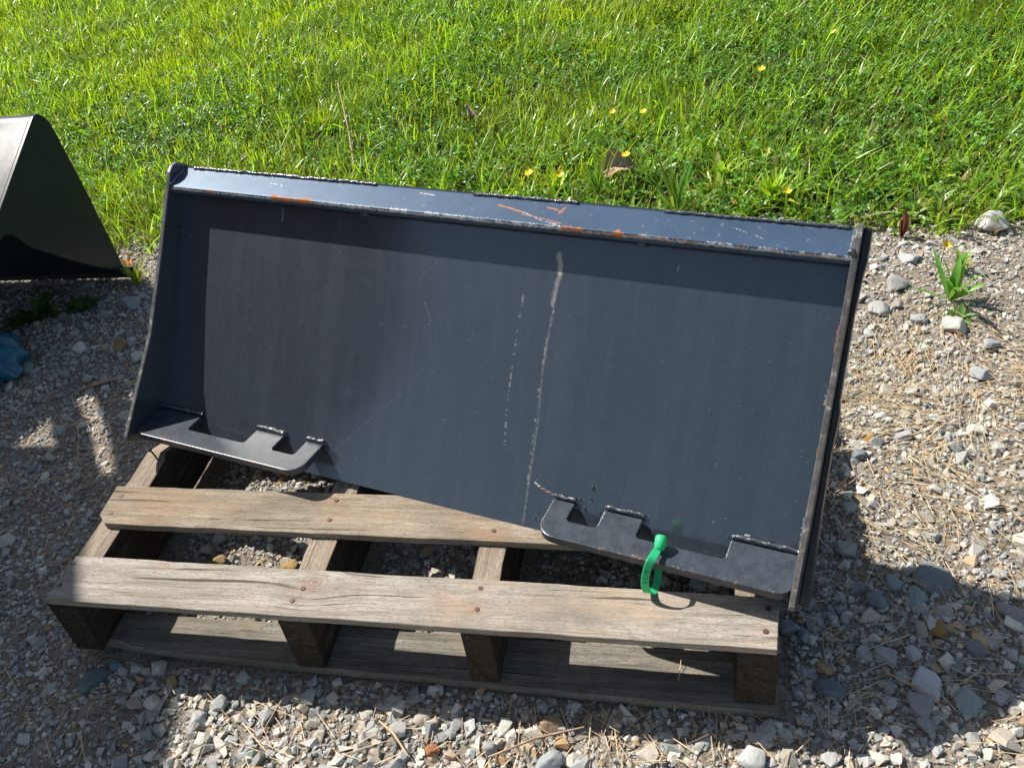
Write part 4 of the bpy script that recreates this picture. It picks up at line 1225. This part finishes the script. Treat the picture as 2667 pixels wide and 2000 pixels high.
weed('edge_weed', gp(355, 730), 'yellowish weed between the black bucket and the plate', 10, 16, (0.03, 0.08), (0.006, 0.012), (0.26, 0.32, 0.05), (0.5, 1.3), seed=31)
weed('orange_weed', gp(338, 700), 'orange-brown pointed leaves beside the bucket corner', 5, 6, (0.03, 0.06), (0.009, 0.014), (0.40, 0.20, 0.07), (0.7, 1.3), seed=37)
weed('shade_weed', gp(90, 830), 'dark broad-leaved weed in the shade under the black bucket', 10, 14, (0.06, 0.11), (0.035, 0.055), (0.06, 0.13, 0.035), (0.05, 0.6), 2, seed=44)
weed('shade_weed', gp(215, 800), 'smaller dark weed in the bucket shade, nearer the plate', 10, 10, (0.04, 0.07), (0.025, 0.04), (0.06, 0.13, 0.035), (0.05, 0.6), 2, seed=48)
LIST = [(1610, 470, 'tuft'), (1690, 505, 'tuft')]
weed('long_grass_tuft', gp(1760, 560), 'tuft of long arching blades behind the plate top, right of the dead leaf', 10, 26, (0.10, 0.19), (0.005, 0.009), (0.14, 0.26, 0.045), (0.6, 1.3), seed=51)
weed('long_grass_tuft', gp(1560, 520), 'tuft of long blades left of the curled dead leaf', 10, 22, (0.10, 0.17), (0.004, 0.007), (0.16, 0.29, 0.04), (0.8, 1.4), seed=57)
weed('lobed_weed', gp(2010, 520), 'bright lobed-leaf weed at the lawn edge behind the plate', 10, 44, (0.04, 0.10), (0.014, 0.024), (0.34, 0.50, 0.05), (0.2, 1.3), 3, seed=61)
weed('lobed_weed', gp(1450, 500), 'bright lobed-leaf weed behind the middle of the plate', 10, 34, (0.04, 0.09), (0.010, 0.02), (0.34, 0.50, 0.05), (0.2, 1.3), 3, seed=67)
weed('lobed_weed', gp(1880, 470), 'yellow-green lobed weed in the grass left of the one at the lawn edge', 10, 36, (0.03, 0.07), (0.011, 0.018), (0.36, 0.50, 0.06), (0.3, 1.3), 3, seed=83)
weed('lobed_weed', gp(1590, 440), 'yellow-green lobed weed just above the tuft left of the dead leaf', 10, 30, (0.03, 0.07), (0.010, 0.018), (0.34, 0.50, 0.05), (0.3, 1.3), 3, seed=89)
weed('pale_weed', gp(2230, 560), 'pale strap-leaved weed drooping onto the gravel', 10, 10, (0.05, 0.10), (0.008, 0.014), (0.30, 0.34, 0.17), (0.0, 0.7), seed=71)
weed('strap_weed', gp(2440, 560), 'narrow upright pale leaves at the lawn edge near the white rock', 10, 7, (0.05, 0.08), (0.007, 0.011), (0.24, 0.33, 0.10), (0.7, 1.3), seed=73)

# buttercups
YEL, nt, b = mat('buttercup_petal'); b.inputs['Base Color'].default_value = (0.80, 0.60, 0.015, 1); b.inputs['Roughness'].default_value = 0.3
STEM = leaf_mat('stem_green', 0.5, 0.1)
def petal_mesh():
    V = [(0, 0, 0), (0.5, 0.42, 0.22), (0.95, 0.36, 0.50), (1.05, 0, 0.50), (0.95, -0.36, 0.50), (0.5, -0.42, 0.22), (0.55, 0, 0.14)]
    return mesh_np('petal', np.array(V) * 0.0105, np.array([(0, 6, 1, 1), (6, 3, 2, 1), (6, 5, 4, 3), (0, 5, 6, 6)]))
def petal_mesh():
    V = np.array([(0, 0, 0), (0.5, 0.42, 0.22), (0.95, 0.36, 0.50), (1.05, 0, 0.50), (0.95, -0.36, 0.50), (0.5, -0.42, 0.22), (0.55, 0, 0.14)]) * 0.0105
    return mesh_np('petal', V, [np.array([(0, 6, 1), (0, 5, 6)]), np.array([(6, 3, 2, 1), (6, 5, 4, 3)])])
PET = petal_mesh(); PET.materials.append(YEL)
FL = [(1802, 76, 'yellow buttercup highest in the lawn at right'), (1645, 157, 'yellow buttercup right of centre in the upper lawn'), (1390, 245, 'right one of two yellow buttercups in the middle of the lawn'),
      (1323, 250, 'left one of two yellow buttercups in the middle of the lawn'), (1352, 342, 'yellow buttercup in front of the curled dead leaf'), (1654, 327, 'yellow buttercup above the lobed-leaf weed'),
      (1143, 377, 'left one of the two buttercups close behind the plate'), (1208, 377, 'right one of the two buttercups close behind the plate'), (1701, 407, 'yellow buttercup growing on the lobed-leaf weed'),
      (809, 350, 'yellow buttercup right of the dry stalk'), (50, 160, 'lone yellow buttercup in the lawn at far left'), (2042, 527, 'yellow buttercup in the gravel above the broad-leaved weed')]
for k, (dx, dy, lab) in enumerate(FL):
    h_ = random.uniform(0.075, 0.10); p = at(dx * s_, dy * s_, h_)
    f0 = empty('buttercup', (p.x, p.y, float(gz(p.x, p.y))), lab, 'flower', 'yellow buttercups in the lawn')
    top = Vector((0, 0, h_)); root = Vector((random.gauss(0, .012), random.gauss(0, .012), 0))
    bm = tube([root, root.lerp(top, 0.5) + Vector((.003, 0, 0)), top], 0.0009, 6)
    link('stem', colored(bm_mesh('stem', bm), (0.15, 0.28, 0.06)), STEM, f0, True)
    tilt = Matrix.Rotation(random.uniform(0.2, 0.7), 4, Vector((random.uniform(-.3, 1), random.uniform(-.5, .5), 0)).normalized())
    sc_ = random.uniform(0.85, 1.15)
    for j in range(5):
        o = link('petal', PET, None, f0, True); o.matrix_local = Matrix.Translation(top) @ tilt @ Matrix.Rotation(j * 1.2566, 4, 'Z') @ Matrix.Scale(sc_, 4)

# stalks and dead leaves in the lawn
DRY, nt, b = mat('dry_leaf')
v = coords(nt); L(nt, ramp(nt, noise(nt, v, 60, 4), [(0.3, (0.24, 0.14, 0.09)), (0.6, (0.46, 0.31, 0.21)), (0.8, (0.58, 0.45, 0.33))]), b.inputs['Base Color']); b.inputs['Roughness'].default_value = 0.7
DRYR, nt, b = mat('red_stalk'); b.inputs['Base Color'].default_value = (0.26, 0.07, 0.04, 1)
def stalk(name, a, ha, b_, hb, r_, m_, lab):
    p = at(a[0] * s_, a[1] * s_, ha); q = at(b_[0] * s_, b_[1] * s_, hb); mid2 = p.lerp(q, .5) + Vector((0.006, 0, 0.004))
    bm = tube(smooth_path([p, mid2, q], 5), [r_ * (1 - 0.04 * i) for i in range(11)], 7, bm=None)
    bmesh.ops.create_icosphere(bm, subdivisions=1, radius=r_ * 1.9, matrix=Matrix.Translation(q))
    o = link(name, bm_mesh(name, bm), m_, None, True); props(o, lab, 'stalk')
stalk('dry_stalk', (770, 392), 0.0, (728, 177), 0.17, 0.0027, DRY, 'thin brown dry stalk standing in the lawn behind the plate')
stalk('red_stalk', (2022, 332), 0.01, (2042, 252), 0.09, 0.0016, DRYR, 'thin dark red stalk in the lawn at right')
def dead_leaf(px, py, h_, size, rot, lab):
    bm = bmesh.new(); g_ = 10; vs = {}
    for i in range(g_ + 1):
        for j in range(-4, 5):
            t = i / g_; w_ = 0.36 * math.sin(math.pi * min(1, t * .9 + .08)) ** .7
            y_ = j / 4 * w_; vs[i, j] = bm.verts.new((t, y_, 2.4 * y_ * y_ + 0.22 * math.sin(t * 4.5) + 0.05 * math.sin(j * 2.1 + i * 1.3)))
    for i in range(g_):
        for j in range(-4, 4): bm.faces.new((vs[i, j], vs[i + 1, j], vs[i + 1, j + 1], vs[i, j + 1]))
    me = bm_mesh('dead_leaf', bm); p = at(px * s_, py * s_, h_); o = link('dead_leaf', me, DRY, None, True)
    o.location = p; o.scale = (size,) * 3; o.rotation_euler = rot; props(o, lab, 'dead leaf')
dead_leaf(1302, 378, 0.045, 0.095, (0.60, -0.20, 0.45), 'curled tan dead leaf lying in the grass behind the plate')
dead_leaf(1006, 262, 0.04, 0.05, (1.3, -1.0, 1.2), 'small dark brown dead leaf in the lawn above the plate centre')
# strip of bark on the gravel
p = gp(200, 1010, 0.008); q = gp(300, 985, 0.010)
o = link('bark_strip', bm_mesh('bark_strip', tube([p, p.lerp(q, .3) + Vector((0, 0, .003)), p.lerp(q, .7) + Vector((0, 0, .004)), q], [0.003, 0.008, 0.009, 0.003], 8, flat=0.3)), DRY, None, True)
props(o, 'flat strip of brown bark on the gravel left of the plate', 'bark')
# loose twigs
for k, (a, b_, lab) in enumerate((((2480, 1850), (2310, 1745), 'thin grey twig lying among the rocks at lower right'), ((985, 1870), (1060, 1960), 'straight tan reed lying in the sunny foreground'),
                                  ((1270, 1965), (1520, 1885), 'long brown reed on the gravel in front of the pallet'))):
    p = gp(*a, 0.014); q = gp(*b_, 0.014)
    o = link('twig', bm_mesh('twig', tube([p, p.lerp(q, .5) + Vector((0, .004, .003)), q], [.0012, .0018, .001], 7)), DRY if k != 1 else STRAW, None, True)
    if k == 1: colored(o.data, (0.5, 0.37, 0.2))
    props(o, lab, 'twig')
